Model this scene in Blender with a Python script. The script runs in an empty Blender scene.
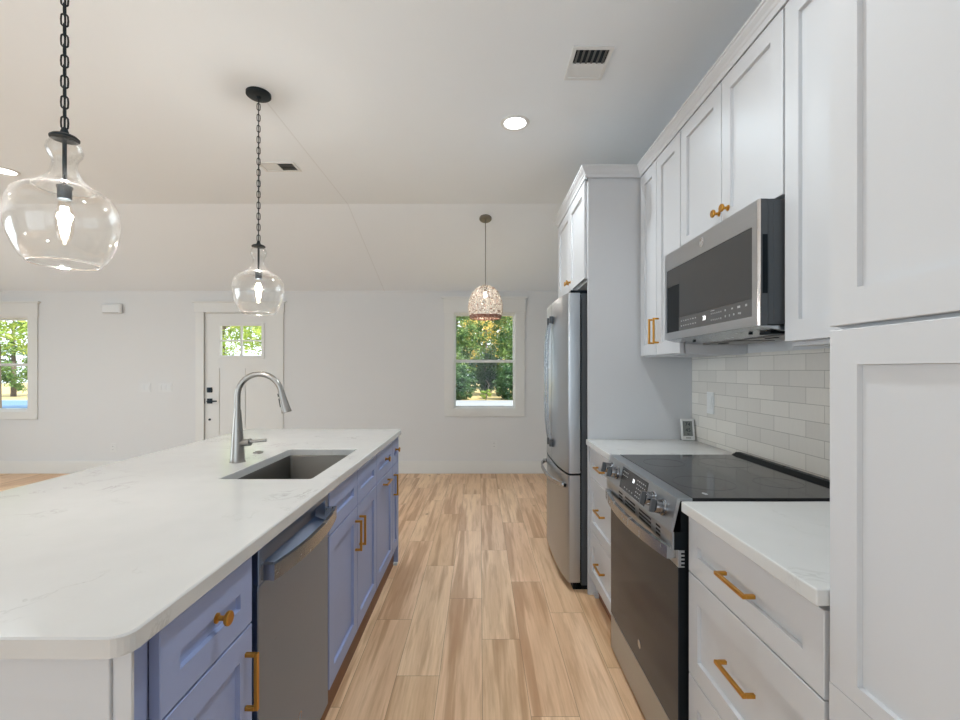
import bpy, bmesh, math, random
from mathutils import Vector, Matrix

S = bpy.context.scene
COL = S.collection
F = -0.025            # floor height (camera eye = 1.33)
SL, YC, HC = 0.3234, 4.33, 2.90   # slope of the far ceiling strip, where it starts, height of the flat ceiling
YB = 6.0              # inner face of the back wall
XW = 1.285            # inner face of the kitchen wall
def ceil_z(y): return HC if y <= YC else 2.36 + SL * (YB - y)
def ceil_n(y): return Vector((0, 0, 1)) if y <= YC else Vector((0, SL, 1)).normalized()

# ------------------------------------------------------------------ camera
cam = bpy.data.cameras.new('camera')
cam.sensor_width = 36.0
cam.lens = 458.0 / 960.0 * 36.0
cam.shift_y = 10.0 / 960.0
cam.clip_start = 0.02
camo = bpy.data.objects.new('camera', cam)
COL.objects.link(camo)
camo.location = (0, 0, 1.33)
camo.rotation_euler = (math.radians(90), 0, 0)
S.camera = camo

# ------------------------------------------------------------------ world, sun, added fill lamps, exposure
S.view_settings.view_transform = 'Standard'
S.view_settings.look = 'None'
S.view_settings.gamma = 1.0
S.view_settings.use_curve_mapping = False
S.view_settings.exposure = 0.72
w = bpy.data.worlds.new('sky'); S.world = w
w.use_nodes = True
bg = w.node_tree.nodes['Background']
bg.inputs[0].default_value = (0.80, 0.91, 1.0, 1)
bg.inputs[1].default_value = 1.6

sun = bpy.data.lights.new('sun', 'SUN'); sun.energy = 6.5; sun.angle = math.radians(1.0)
sun.color = (1.0, 0.94, 0.82)
so = bpy.data.objects.new('sun', sun); COL.objects.link(so)
so.rotation_euler = Vector((-0.62, 0.55, -0.80)).to_track_quat('-Z', 'Y').to_euler()

def area(name, loc, direction, sx, sy, energy, color=(1, 1, 1)):
    l = bpy.data.lights.new(name, 'AREA'); l.shape = 'RECTANGLE'
    l.size = sx; l.size_y = sy; l.energy = energy; l.color = color
    o = bpy.data.objects.new(name, l); COL.objects.link(o)
    o.location = loc
    o.rotation_euler = Vector(direction).to_track_quat('-Z', 'Y').to_euler()
    return o
# area fill lamps added behind and left of the camera, standing in for daylight
area('fill_area_rear', (-2.6, -3.10, 1.25), (0, 1, 0.0), 3.4, 2.1, 6, (0.84, 0.94, 1.0))
area('fill_area_side', (-7.30, 1.2, 1.40), (1, 0, 0.0), 3.6, 1.7, 42, (0.84, 0.94, 1.0))
CAN_WATTS = 6.5

# ------------------------------------------------------------------ materials
def srgb(r, g, b):
    def f(c):
        c /= 255.0
        return c / 12.92 if c <= 0.04045 else ((c + 0.055) / 1.055) ** 2.4
    return (f(r), f(g), f(b), 1.0)

class NT:
    def __init__(s, name):
        s.m = bpy.data.materials.new(name); s.m.use_nodes = True
        s.t = s.m.node_tree; s.n = s.t.nodes; s.l = s.t.links
        s.b = s.n['Principled BSDF']; s.out = s.n['Material Output']
    def new(s, typ, **kw):
        n = s.n.new(typ)
        for k, v in kw.items(): setattr(n, k, v)
        return n
    def set(s, node, **kw):
        for k, v in kw.items(): node.inputs[k.replace('_', ' ')].default_value = v
        return node
    def link(s, a, b): s.l.new(a, b)
    def math(s, op, a, b=None, c=None):
        n = s.n.new('ShaderNodeMath'); n.operation = op
        for i, v in enumerate((a, b, c)):
            if v is None: continue
            if isinstance(v, (int, float)): n.inputs[i].default_value = v
            else: s.l.new(v, n.inputs[i])
        return n.outputs[0]
    def mix(s, fac, a, b, blend='MIX'):
        n = s.n.new('ShaderNodeMix'); n.data_type = 'RGBA'; n.blend_type = blend
        for i, v in ((0, fac), (6, a), (7, b)):
            if isinstance(v, (int, float)): n.inputs[i].default_value = v
            elif isinstance(v, tuple): n.inputs[i].default_value = v
            else: s.l.new(v, n.inputs[i])
        return n.outputs[2]
    def ramp(s, fac, stops):
        n = s.n.new('ShaderNodeValToRGB')
        e = n.color_ramp.elements
        while len(e) < len(stops): e.new(0.5)
        for el, (p, c) in zip(e, stops): el.position = p; el.color = c
        s.l.new(fac, n.inputs[0]); return n.outputs[0]
    def coords(s): return s.n.new('ShaderNodeTexCoord').outputs['Object']
    def bump(s, h, strength=0.1, dist=0.002):
        n = s.n.new('ShaderNodeBump'); n.inputs['Strength'].default_value = strength
        n.inputs['Distance'].default_value = dist
        s.l.new(h, n.inputs['Height']); s.l.new(n.outputs[0], s.b.inputs['Normal'])
    def noise(s, vec, scale, detail=3, rough=0.5):
        n = s.n.new('ShaderNodeTexNoise'); n.inputs['Scale'].default_value = scale
        n.inputs['Detail'].default_value = detail; n.inputs['Roughness'].default_value = rough
        if vec is not None: s.l.new(vec, n.inputs['Vector'])
        return n.outputs['Fac']
    def scaled(s, vec, sc):
        n = s.n.new('ShaderNodeMapping'); n.inputs['Scale'].default_value = sc
        s.l.new(vec, n.inputs[0]); return n.outputs[0]

def paint(name, col, rough=0.5, var=0.02, scale=6.0, bump=0.0, spec=0.5):
    t = NT(name)
    f = t.noise(t.coords(), scale, 4)
    dark = tuple(c * (1 - var) for c in col[:3]) + (1,)
    lite = tuple(min(1, c * (1 + var)) for c in col[:3]) + (1,)
    t.link(t.mix(f, dark, lite), t.b.inputs['Base Color'])
    t.b.inputs['Roughness'].default_value = rough
    t.b.inputs['Specular IOR Level'].default_value = spec
    t.b.inputs['Specular Tint'].default_value = (0.52, 0.78, 1.0, 1)
    if bump: t.bump(t.noise(t.coords(), 180, 2), bump, 0.001)
    return t.m

def metal(name, col, rough=0.3, brush=None, var=0.06):
    t = NT(name)
    t.b.inputs['Metallic'].default_value = 1.0
    v = t.coords()
    if brush:
        v = t.scaled(v, brush)
    f = t.noise(v, 1.0 if brush else 20.0, 4)
    t.link(t.mix(f, tuple(c * (1 - var) for c in col[:3]) + (1,), tuple(min(1, c * (1 + var)) for c in col[:3]) + (1,)), t.b.inputs['Base Color'])
    t.link(t.math('MULTIPLY_ADD', f, 0.10, rough - 0.05), t.b.inputs['Roughness'])
    return t.m

def emit(name, col, strength):
    t = NT(name)
    t.b.inputs['Base Color'].default_value = (0.8, 0.8, 0.8, 1)
    t.b.inputs['Emission Color'].default_value = col
    t.b.inputs['Emission Strength'].default_value = strength
    return t.m

def thin_glass(name, tint=(1, 1, 1, 1), base=0.04, edge=0.6, power=3.0, rough=0.02, haze=0.0):
    t = NT(name); t.n.remove(t.b)
    tr = t.new('ShaderNodeBsdfTransparent'); tr.inputs[0].default_value = tint
    gl = t.new('ShaderNodeBsdfGlossy'); gl.inputs['Roughness'].default_value = rough
    lw = t.new('ShaderNodeLayerWeight'); lw.inputs['Blend'].default_value = 0.5
    p = t.math('POWER', lw.outputs['Facing'], power)
    fac = t.math('MULTIPLY_ADD', p, edge, base)
    mx = t.new('ShaderNodeMixShader')
    surf = gl.outputs[0]
    if haze:  # white translucency imitates the bulb's glow and bright glass edges
        tl = t.new('ShaderNodeBsdfTranslucent'); tl.inputs[0].default_value = (1, 1, 1, 1)
        m2 = t.new('ShaderNodeMixShader'); m2.inputs[0].default_value = haze
        t.link(surf, m2.inputs[1]); t.link(tl.outputs[0], m2.inputs[2]); surf = m2.outputs[0]
    t.link(fac, mx.inputs[0]); t.link(tr.outputs[0], mx.inputs[1]); t.link(surf, mx.inputs[2])
    t.link(mx.outputs[0], t.out.inputs[0])
    return t.m

M = {}
M['wall'] = paint('wall_paint', srgb(218, 220, 221), 0.85, 0.012, 3.0, 0.05, 0.2)
M['ceiling'] = paint('ceiling_paint', srgb(232, 238, 243), 0.9, 0.012, 2.0, 0.05, 0.2)
def m_ceiling():
    t = NT('ceiling_board_joint'); m_ = M['ceiling']; tt = m_.node_tree; b = tt.nodes['Principled BSDF']
    src = b.inputs['Base Color'].links[0].from_socket
    bpy.data.materials.remove(t.m)
    co = tt.nodes.new('ShaderNodeTexCoord'); sp = tt.nodes.new('ShaderNodeSeparateXYZ'); tt.links.new(co.outputs['Object'], sp.inputs[0])
    ad = tt.nodes.new('ShaderNodeMath'); ad.operation = 'ADD'; ad.inputs[1].default_value = 1.25; tt.links.new(sp.outputs[0], ad.inputs[0])
    ab = tt.nodes.new('ShaderNodeMath'); ab.operation = 'ABSOLUTE'; tt.links.new(ad.outputs[0], ab.inputs[0])
    lt = tt.nodes.new('ShaderNodeMath'); lt.operation = 'LESS_THAN'; lt.inputs[1].default_value = 0.005; tt.links.new(ab.outputs[0], lt.inputs[0])
    gt = tt.nodes.new('ShaderNodeMath'); gt.operation = 'GREATER_THAN'; gt.inputs[1].default_value = 2.55; tt.links.new(sp.outputs[1], gt.inputs[0])
    m0 = tt.nodes.new('ShaderNodeMath'); m0.operation = 'MULTIPLY'; tt.links.new(lt.outputs[0], m0.inputs[0]); tt.links.new(gt.outputs[0], m0.inputs[1])
    ml = tt.nodes.new('ShaderNodeMath'); ml.operation = 'MULTIPLY'; ml.inputs[1].default_value = 0.14; tt.links.new(m0.outputs[0], ml.inputs[0])
    mx = tt.nodes.new('ShaderNodeMix'); mx.data_type = 'RGBA'; tt.links.new(ml.outputs[0], mx.inputs[0]); tt.links.new(src, mx.inputs[6]); mx.inputs[7].default_value = srgb(150, 148, 144)
    tt.links.new(mx.outputs[2], b.inputs['Base Color'])
m_ceiling()
M['trim'] = paint('trim_paint', srgb(224, 224, 221), 0.45, 0.01)
M['white'] = paint('white_cabinet_paint', srgb(202, 203, 205), 0.38, 0.012, 5.0)
M['blue'] = paint('blue_cabinet_paint', srgb(154, 166, 204), 0.42, 0.03, 8.0)
M['plastic'] = paint('white_plastic', srgb(221, 222, 221), 0.35, 0.01)
M['black'] = paint('black_plastic', srgb(15, 15, 15), 0.45, 0.1, spec=0.22)
M['darkgrey'] = paint('dark_grey_enamel', srgb(74, 74, 75), 0.4, 0.05)
M['blackmetal'] = paint('matte_black_metal', srgb(24, 23, 22), 0.5, 0.1)
M['steel'] = metal('brushed_steel', srgb(186, 189, 193), 0.32, (3, 3, 260))
M['dwsteel'] = metal('dishwasher_steel', srgb(130, 148, 178), 0.30, (3, 3, 260))
M['steelv'] = metal('brushed_steel_side', srgb(170, 175, 180), 0.33, (220, 220, 3))
M['steelf'] = metal('satin_steel', srgb(176, 180, 184), 0.26)
M['faucetsteel'] = metal('faucet_steel', srgb(158, 156, 152), 0.30)
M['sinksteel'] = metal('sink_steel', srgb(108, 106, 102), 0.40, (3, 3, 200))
M['chrome'] = metal('chrome', srgb(215, 215, 217), 0.12)
M['knobmetal'] = metal('dark_polished_metal', srgb(128, 128, 130), 0.18)
M['globerim'] = None
M['brass'] = metal('brass', srgb(206, 152, 72), 0.30)
M['greymetal'] = metal('grey_metal', srgb(120, 118, 114), 0.4)
M['aluminium'] = metal('filter_aluminium', srgb(140, 140, 140), 0.45, (300, 300, 300), 0.3)
M['toe'] = paint('toe_kick_brown', srgb(128, 84, 54), 0.5, 0.12, 20)  # one even brown for all toe kicks
M['lamp'] = emit('can_lens', (1.0, 1.0, 1.0, 1), 4.0)
M['bulb'] = emit('bulb_filament_glow', (1.0, 0.90, 0.80, 1), 30.0)
M['bulbsoft'] = emit('small_bulb_glow', (1.0, 0.90, 0.78, 1), 8.0)
M['display'] = emit('display_digits', (0.95, 0.97, 1.0, 1), 0.9)
M['marking'] = paint('grey_marking', srgb(170, 170, 170), 0.6, 0.02)
M['lcd'] = paint('lcd_grey', srgb(128, 130, 126), 0.3, 0.05)
M['lcdink'] = paint('lcd_ink', srgb(40, 41, 40), 0.4, 0.05)
M['glass'] = thin_glass('window_glass', base=0.012, edge=0.2, power=5)
M['globe'] = thin_glass('clear_blown_glass', (0.985, 0.985, 0.98, 1), base=0.035, edge=0.75, power=2.6, rough=0.05, haze=0.035)
M['globerim'] = thin_glass('glass_bright_edge', (0.98, 0.98, 0.98, 1), base=0.30, edge=0.5, power=1.5, rough=0.12, haze=0.12)  # whitened so rim and bead draw bright refracted lines
M['bulbglass'] = thin_glass('bulb_glass', (1.0, 0.97, 0.93, 1), base=0.04, edge=0.4, power=3)

def m_blackglass(name, col, rough, spec=0.3):
    t = NT(name)
    t.b.inputs['Base Color'].default_value = col
    f = t.noise(t.coords(), 9, 3)
    t.link(t.math('MULTIPLY_ADD', f, 0.05, rough), t.b.inputs['Roughness'])
    t.b.inputs['Specular IOR Level'].default_value = spec
    return t.m
M['ovenglass'] = m_blackglass('oven_door_glass', srgb(48, 51, 56), 0.09, 0.15)
M['hobglass'] = m_blackglass('hob_glass', srgb(42, 42, 44), 0.06)
M['ringmark'] = m_blackglass('hob_ring_print', srgb(56, 56, 58), 0.15)
M['mwglass'] = m_blackglass('microwave_glass', srgb(62, 62, 62), 0.30)
M['mwpanel'] = m_blackglass('control_glass', srgb(84, 84, 84), 0.2)
M['rangepanel'] = m_blackglass('range_display_glass', srgb(52, 52, 53), 0.2)

def m_quartz():
    t = NT('white_quartz'); v = t.coords()
    warp = t.noise(v, 1.7, 4)
    va = t.new('ShaderNodeVectorMath', operation='MULTIPLY_ADD')
    cmb = t.new('ShaderNodeCombineXYZ'); t.link(warp, cmb.inputs[0]); t.link(t.noise(v, 2.6, 4), cmb.inputs[1])
    t.link(cmb.outputs[0], va.inputs[0]); va.inputs[1].default_value = (1.4, 1.4, 1.4); t.link(v, va.inputs[2])
    n = t.noise(va.outputs[0], 3.2, 6, 0.62)
    d = t.math('ABSOLUTE', t.math('SUBTRACT', n, 0.5))
    vein = t.ramp(d, [(0.0, (1, 1, 1, 1)), (0.016, (0, 0, 0, 1))])
    mask = t.ramp(t.noise(v, 4.0, 3), [(0.52, (0, 0, 0, 1)), (0.68, (1, 1, 1, 1))])
    k = t.math('MULTIPLY', t.math('MULTIPLY', vein, mask), 0.55)
    basec = t.mix(t.noise(v, 9, 5), srgb(199, 199, 197), srgb(208, 208, 206))
    t.link(t.mix(k, basec, srgb(150, 147, 142)), t.b.inputs['Base Color'])
    t.b.inputs['Roughness'].default_value = 0.16
    t.b.inputs['Specular IOR Level'].default_value = 0.45
    return t.m
M['quartz'] = m_quartz()

def m_floor():
    t = NT('oak_plank_floor'); v = t.coords()
    sep = t.new('ShaderNodeSeparateXYZ'); t.link(v, sep.inputs[0])
    x, y = sep.outputs[0], sep.outputs[1]
    PW, PL = 0.19, 1.14
    u = t.math('DIVIDE', t.math('SUBTRACT', x, 0.01), PW)
    row = t.math('FLOOR', u); fu = t.math('FRACT', u)
    # seam of row -2 sits at y=0.88 and each next row steps 0.6775
    off = t.math('MULTIPLY_ADD', row, 0.6775, 0.88 + 2 * 0.6775)
    jit = t.new('ShaderNodeTexWhiteNoise', noise_dimensions='1D'); t.link(row, jit.inputs['W'])
    off2 = t.math('MULTIPLY_ADD', jit.outputs['Value'], 0.12, off)
    q = t.math('DIVIDE', t.math('SUBTRACT', y, off2), PL)
    pl = t.math('FLOOR', q); fq = t.math('FRACT', q)
    idv = t.new('ShaderNodeCombineXYZ'); t.link(row, idv.inputs[0]); t.link(pl, idv.inputs[1])
    wn = t.new('ShaderNodeTexWhiteNoise', noise_dimensions='3D'); t.link(idv.outputs[0], wn.inputs['Vector'])
    rnd = wn.outputs['Value']
    # grain coordinates, shifted per plank
    gx = t.math('MULTIPLY_ADD', rnd, 37.0, x); gy = t.math('MULTIPLY_ADD', rnd, 91.0, y)
    g = t.new('ShaderNodeCombineXYZ'); t.link(t.math('MULTIPLY', gx, 1.0), g.inputs[0]); t.link(t.math('MULTIPLY', gy, 0.085), g.inputs[1])
    broad = t.noise(g.outputs[0], 9.0, 3, 0.5)
    g2 = t.new('ShaderNodeCombineXYZ'); t.link(gx, g2.inputs[0]); t.link(t.math('MULTIPLY', gy, 0.03), g2.inputs[1])
    fine = t.noise(g2.outputs[0], 130.0, 3, 0.6)
    band = t.ramp(broad, [(0.36, (1, 1, 1, 1)), (0.47, (0.3, 0.3, 0.3, 1)), (0.56, (0, 0, 0, 1)), (0.68, (0.45, 0.45, 0.45, 1))])
    g5 = t.new('ShaderNodeCombineXYZ'); t.link(t.math('MULTIPLY_ADD', rnd, 13.0, gx), g5.inputs[0]); t.link(t.math('MULTIPLY', gy, 0.04), g5.inputs[1])
    g4 = t.new('ShaderNodeCombineXYZ'); t.link(gx, g4.inputs[0]); t.link(t.math('MULTIPLY', gy, 0.07), g4.inputs[1])
    streak = t.ramp(t.noise(g4.outputs[0], 30.0, 4, 0.6), [(0.50, (0, 0, 0, 1)), (0.60, (0.7, 0.7, 0.7, 1)), (0.72, (1, 1, 1, 1))])
    finer = t.ramp(fine, [(0.38, (0, 0, 0, 1)), (0.66, (1, 1, 1, 1))])
    sep2 = t.new('ShaderNodeSeparateColor'); t.link(wn.outputs['Color'], sep2.inputs[0])
    c0 = t.mix(rnd, srgb(226, 190, 150), srgb(250, 220, 182))
    c0 = t.mix(t.math('MULTIPLY', sep2.outputs[1], 0.6), c0, srgb(236, 196, 162))
    heart = t.ramp(t.noise(g5.outputs[0], 11.0, 3, 0.5), [(0.55, (0, 0, 0, 1)), (0.61, (1, 1, 1, 1))])
    c1 = t.mix(t.math('MULTIPLY', band, 0.42), c0, srgb(196, 150, 108))
    c1 = t.mix(t.math('MULTIPLY', heart, 0.62), c1, srgb(176, 128, 88))
    c1 = t.mix(t.math('MULTIPLY', streak, 0.42), c1, srgb(172, 124, 82))
    c2 = t.mix(t.math('MULTIPLY', finer, 0.24), c1, srgb(184, 140, 100))
    # small knots
    kn = t.new('ShaderNodeTexVoronoi'); kn.inputs['Scale'].default_value = 2.8
    g3 = t.new('ShaderNodeCombineXYZ'); t.link(gx, g3.inputs[0]); t.link(t.math('MULTIPLY', gy, 0.55), g3.inputs[1])
    t.link(g3.outputs[0], kn.inputs['Vector'])
    knot = t.ramp(kn.outputs['Distance'], [(0.015, (1, 1, 1, 1)), (0.055, (0, 0, 0, 1))])
    c3 = t.mix(t.math('MULTIPLY', knot, 0.75), c2, srgb(140, 100, 70))
    # seams
    def seam(f, width, size):
        e = t.math('MINIMUM', f, t.math('SUBTRACT', 1.0, f))
        return t.math('LESS_THAN', e, width / size)
    s = t.math('MAXIMUM', seam(fu, 0.0011, PW), seam(fq, 0.0013, PL))
    c4 = t.mix(t.math('MULTIPLY', s, 0.65), c3, srgb(112, 80, 54))
    t.link(c4, t.b.inputs['Base Color'])
    t.b.inputs['Roughness'].default_value = 0.42
    t.b.inputs['Specular IOR Level'].default_value = 0.4
    t.bump(t.math('SUBTRACT', fine, t.math('MULTIPLY', s, 2.0)), 0.06, 0.001)
    return t.m
M['floor'] = m_floor()

def m_tile():
    t = NT('grey_glazed_tile'); v = t.coords()
    sep = t.new('ShaderNodeSeparateXYZ'); t.link(v, sep.inputs[0])
    y, z = sep.outputs[1], sep.outputs[2]
    TW, TH = 0.195, 0.0656
    r = t.math('DIVIDE', t.math('SUBTRACT', z, 1.263 - 20 * TH), TH)
    row = t.math('FLOOR', r); fr = t.math('FRACT', r)
    odd = t.math('MODULO', row, 2.0)
    q = t.math('DIVIDE', t.math('SUBTRACT', t.math('MULTIPLY_ADD', odd, -0.5 * TW, y), 2.185 - 40 * TW + 0.5 * TW), TW)
    pl = t.math('FLOOR', q); fq = t.math('FRACT', q)
    idv = t.new('ShaderNodeCombineXYZ'); t.link(row, idv.inputs[0]); t.link(pl, idv.inputs[1])
    wn = t.new('ShaderNodeTexWhiteNoise', noise_dimensions='3D'); t.link(idv.outputs[0], wn.inputs['Vector'])
    glaze = t.noise(t.scaled(v, (1, 30, 6)), 4.0, 3)
    c = t.mix(wn.outputs['Value'], srgb(214, 211, 204), srgb(230, 227, 219))
    c = t.mix(t.math('MULTIPLY', glaze, 0.25), c, srgb(196, 193, 186))
    def seam(f, width, size):
        e = t.math('MINIMUM', f, t.math('SUBTRACT', 1.0, f))
        return t.math('LESS_THAN', e, width / size)
    s = t.math('MAXIMUM', seam(fr, 0.0012, TH), seam(fq, 0.0012, TW))
    c = t.mix(t.math('MULTIPLY', s, 0.8), c, srgb(158, 155, 148))
    t.link(c, t.b.inputs['Base Color'])
    t.b.inputs['Roughness'].default_value = 0.22
    h = t.math('SUBTRACT', t.noise(v, 14, 2), t.math('MULTIPLY', s, 1.2))
    t.bump(t.math('MULTIPLY_ADD', wn.outputs['Value'], 0.3, h), 0.25, 0.002)
    return t.m
M['tile'] = m_tile()

def m_leaf(name, a, b, translucent=0.35):
    t = NT(name)
    info = t.noise(t.coords(), 1.6, 3)
    c = t.mix(t.ramp(info, [(0.35, (0, 0, 0, 1)), (0.65, (1, 1, 1, 1))]), a, b)
    t.link(c, t.b.inputs['Base Color'])
    t.b.inputs['Roughness'].default_value = 0.45
    tl = t.new('ShaderNodeBsdfTranslucent'); t.link(c, tl.inputs[0])
    mx = t.new('ShaderNodeMixShader'); mx.inputs[0].default_value = translucent
    t.link(t.b.outputs[0], mx.inputs[1]); t.link(tl.outputs[0], mx.inputs[2]); t.link(mx.outputs[0], t.out.inputs[0])
    return t.m
M['leaf_green'] = m_leaf('green_leaves', srgb(58, 96, 52), srgb(122, 148, 84))
M['leaf_lime'] = m_leaf('lime_leaves', srgb(112, 148, 62), srgb(186, 200, 110), 0.45)
M['leaf_dark'] = m_leaf('deep_green_leaves', srgb(38, 76, 46), srgb(86, 118, 70))
M['leaf_gold'] = m_leaf('golden_leaves', srgb(196, 176, 84), srgb(224, 206, 130), 0.45)
M['bark'] = paint('grey_bark', srgb(96, 86, 76), 0.9, 0.3, 12)
M['grass'] = paint('dry_grass', srgb(168, 150, 100), 0.9, 0.25, 3)
M['asphalt'] = paint('blue_grey_asphalt', srgb(86, 112, 138), 0.85, 0.12, 2)
M['concrete'] = paint('pale_concrete', srgb(128, 130, 134), 0.85, 0.1, 2)
M['bead_a'] = paint('cream_beads', srgb(236, 228, 216), 0.4, 0.06, 40)
M['bead_b'] = paint('tan_beads', srgb(190, 164, 144), 0.45, 0.1, 40)
M['rim'] = paint('brown_rattan', srgb(150, 104, 84), 0.6, 0.2, 40)

# ------------------------------------------------------------------ mesh helpers
class MB:
    def __init__(s): s.bm = bmesh.new()
    def box(s, x0, x1, y0, y1, z0, z1, bev=0.0, seg=2):
        b = bmesh.new() if bev else s.bm
        vs = [b.verts.new((x, y, z)) for x in sorted((x0, x1)) for y in sorted((y0, y1)) for z in sorted((z0, z1))]
        for f in ((0, 1, 3, 2), (4, 6, 7, 5), (0, 4, 5, 1), (2, 3, 7, 6), (0, 2, 6, 4), (1, 5, 7, 3)):
            b.faces.new([vs[i] for i in f])
        if bev:
            bmesh.ops.recalc_face_normals(b, faces=b.faces)
            bmesh.ops.bevel(b, geom=list(b.edges), offset=bev, segments=seg, affect='EDGES', profile=0.5)
            me = bpy.data.meshes.new('t'); b.to_mesh(me); b.free(); s.bm.from_mesh(me); bpy.data.meshes.remove(me)
        return s
    def loft(s, rings, cap=True, closed=False):
        R = [[s.bm.verts.new(p) for p in r] for r in rings]
        n = len(R[0]); m = len(R)
        for i in range(m if closed else m - 1):
            a, b = R[i], R[(i + 1) % m]
            for k in range(n):
                s.bm.faces.new((a[k], a[(k + 1) % n], b[(k + 1) % n], b[k]))
        if cap and not closed:
            s.bm.faces.new(R[0]); s.bm.faces.new(list(reversed(R[-1])))
        return s
    def tube(s, pts, r, seg=10, closed=False, cap=True, up=(0, 0, 1)):
        pts = [Vector(p) for p in pts]; n = len(pts)
        rr = r if isinstance(r, (list, tuple)) else [r] * n
        rings = []; ref = None
        for i, p in enumerate(pts):
            if closed: d = pts[(i + 1) % n] - pts[i - 1]
            else: d = pts[min(i + 1, n - 1)] - pts[max(i - 1, 0)]
            d.normalize()
            if ref is None:
                ref = Vector(up)
                if abs(ref.dot(d)) > 0.95: ref = Vector((1, 0, 0))
            a = (ref - d * ref.dot(d)).normalized(); ref = a
            b = d.cross(a)
            rings.append([p + (a * math.cos(2 * math.pi * k / seg) + b * math.sin(2 * math.pi * k / seg)) * rr[i] for k in range(seg)])
        return s.loft(rings, cap, closed)
    def cyl(s, p0, p1, r0, r1=None, seg=20):
        return s.tube([p0, p1], [r0, r1 if r1 is not None else r0], seg)
    def lathe(s, prof, origin, axis=(0, 0, 1), seg=28, closed=False):
        """prof: list of (radius, distance along axis)"""
        ax = Vector(axis).normalized(); q = Vector((0, 0, 1)).rotation_difference(ax); O = Vector(origin)
        rings = []
        for r, h in prof:
            rings.append([O + q @ Vector((max(r, 1e-5) * math.cos(2 * math.pi * k / seg), max(r, 1e-5) * math.sin(2 * math.pi * k / seg), h)) for k in range(seg)])
        return s.loft(rings, not closed, closed)
    def prism(s, poly, fn, a, b):
        """poly: 2D points; fn(u, v, t) -> 3D"""
        return s.loft([[fn(u, v, a) for u, v in poly], [fn(u, v, b) for u, v in poly]])
    def shaker(s, O, U, V, W, w, h, t=0.02, stile=0.062, rail=None, rec=0.011, bev=0.0015, slope=0.001, bottom=None, top=None):
        """framed front: O corner on the back plane, U width, V height, W outwards"""
        O, U, V, W = map(Vector, (O, U, V, W))
        rail = rail or stile; bottom = rail if bottom is None else bottom; top = rail if top is None else top
        P = lambda u, v, d: s.bm.verts.new(O + U * u + V * v + W * d)
        def loop(iu0, iv0, iu1, iv1, d): return [P(iu0, iv0, d), P(w - iu1, iv0, d), P(w - iu1, h - iv1, d), P(iu0, h - iv1, d)]
        L = [loop(0, 0, 0, 0, 0), loop(0, 0, 0, 0, t - bev), loop(bev, bev, bev, bev, t),
             loop(stile, bottom, stile, top, t), loop(stile + slope, bottom + slope, stile + slope, top + slope, t - rec)]
        for a, b in zip(L, L[1:]):
            for k in range(4): s.bm.faces.new((a[k], a[(k + 1) % 4], b[(k + 1) % 4], b[k]))
        s.bm.faces.new(L[0]); s.bm.faces.new(L[-1])
        return s
    def build(s, name, mat, parent=None, smooth=False, autosmooth=True):
        bmesh.ops.remove_doubles(s.bm, verts=s.bm.verts, dist=1e-6)
        bmesh.ops.recalc_face_normals(s.bm, faces=s.bm.faces)
        me = bpy.data.meshes.new(name); s.bm.to_mesh(me); s.bm.free()
        mats = mat if isinstance(mat, (list, tuple)) else [mat]
        for m in mats: me.materials.append(M[m] if isinstance(m, str) else m)
        o = bpy.data.objects.new(name, me); COL.objects.link(o)
        if smooth:
            me.polygons.foreach_set('use_smooth', [True] * len(me.polygons))
            if autosmooth:
                me.set_sharp_from_angle(angle=math.radians(38))
        if parent: attach(o, parent)
        return o

def world_of(o):
    m = o.matrix_basis.copy()
    if o.parent: m = world_of(o.parent) @ o.matrix_parent_inverse @ m
    return m
def attach(o, p):
    o.parent = p; o.matrix_parent_inverse = world_of(p).inverted()
def tag(o, label=None, cat=None, group=None, kind=None):
    if label: o['label'] = label
    if cat: o['category'] = cat
    if group: o['group'] = group
    if kind: o['kind'] = kind
    return o
def thing(name, loc, label, cat, group=None, kind=None):
    o = bpy.data.objects.new(name, None); o.empty_display_size = 0.1; COL.objects.link(o); o.location = loc
    return tag(o, label, cat, group, kind)
def copy_tree(o, parent=None):
    c = o.copy(); COL.objects.link(c)
    if parent: c.parent = parent
    for ch in list(o.children): copy_tree(ch, c)
    return c
def absorb(a, b):
    """take the mesh of b into a as a second material (both still in world coordinates)"""
    bm = bmesh.new(); bm.from_mesh(a.data); n = len(bm.faces); bm.from_mesh(b.data); bm.faces.ensure_lookup_table()
    for f in bm.faces[n:]: f.material_index = 1
    bm.to_mesh(a.data); bm.free(); a.data.materials.append(b.data.materials[0])
    bpy.data.objects.remove(b)
def text_mesh(name, body, size, M3, mat, parent, depth=0.0004, align='CENTER'):
    cu = bpy.data.curves.new(name, 'FONT'); cu.body = body; cu.size = size; cu.extrude = depth
    cu.align_x = align; cu.align_y = 'CENTER'
    o = bpy.data.objects.new(name, cu); COL.objects.link(o)
    dg = bpy.context.evaluated_depsgraph_get(); me = bpy.data.meshes.new_from_object(o.evaluated_get(dg))
    bpy.data.objects.remove(o); bpy.data.curves.remove(cu)
    me.transform(M3); me.materials.clear(); me.materials.append(M[mat])
    r = bpy.data.objects.new(name, me); COL.objects.link(r)
    if parent: attach(r, parent)
    return r
def basis(loc, U, V, W):
    m = Matrix((Vector(U), Vector(V), Vector(W))).transposed().to_4x4(); m.translation = Vector(loc); return m

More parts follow.
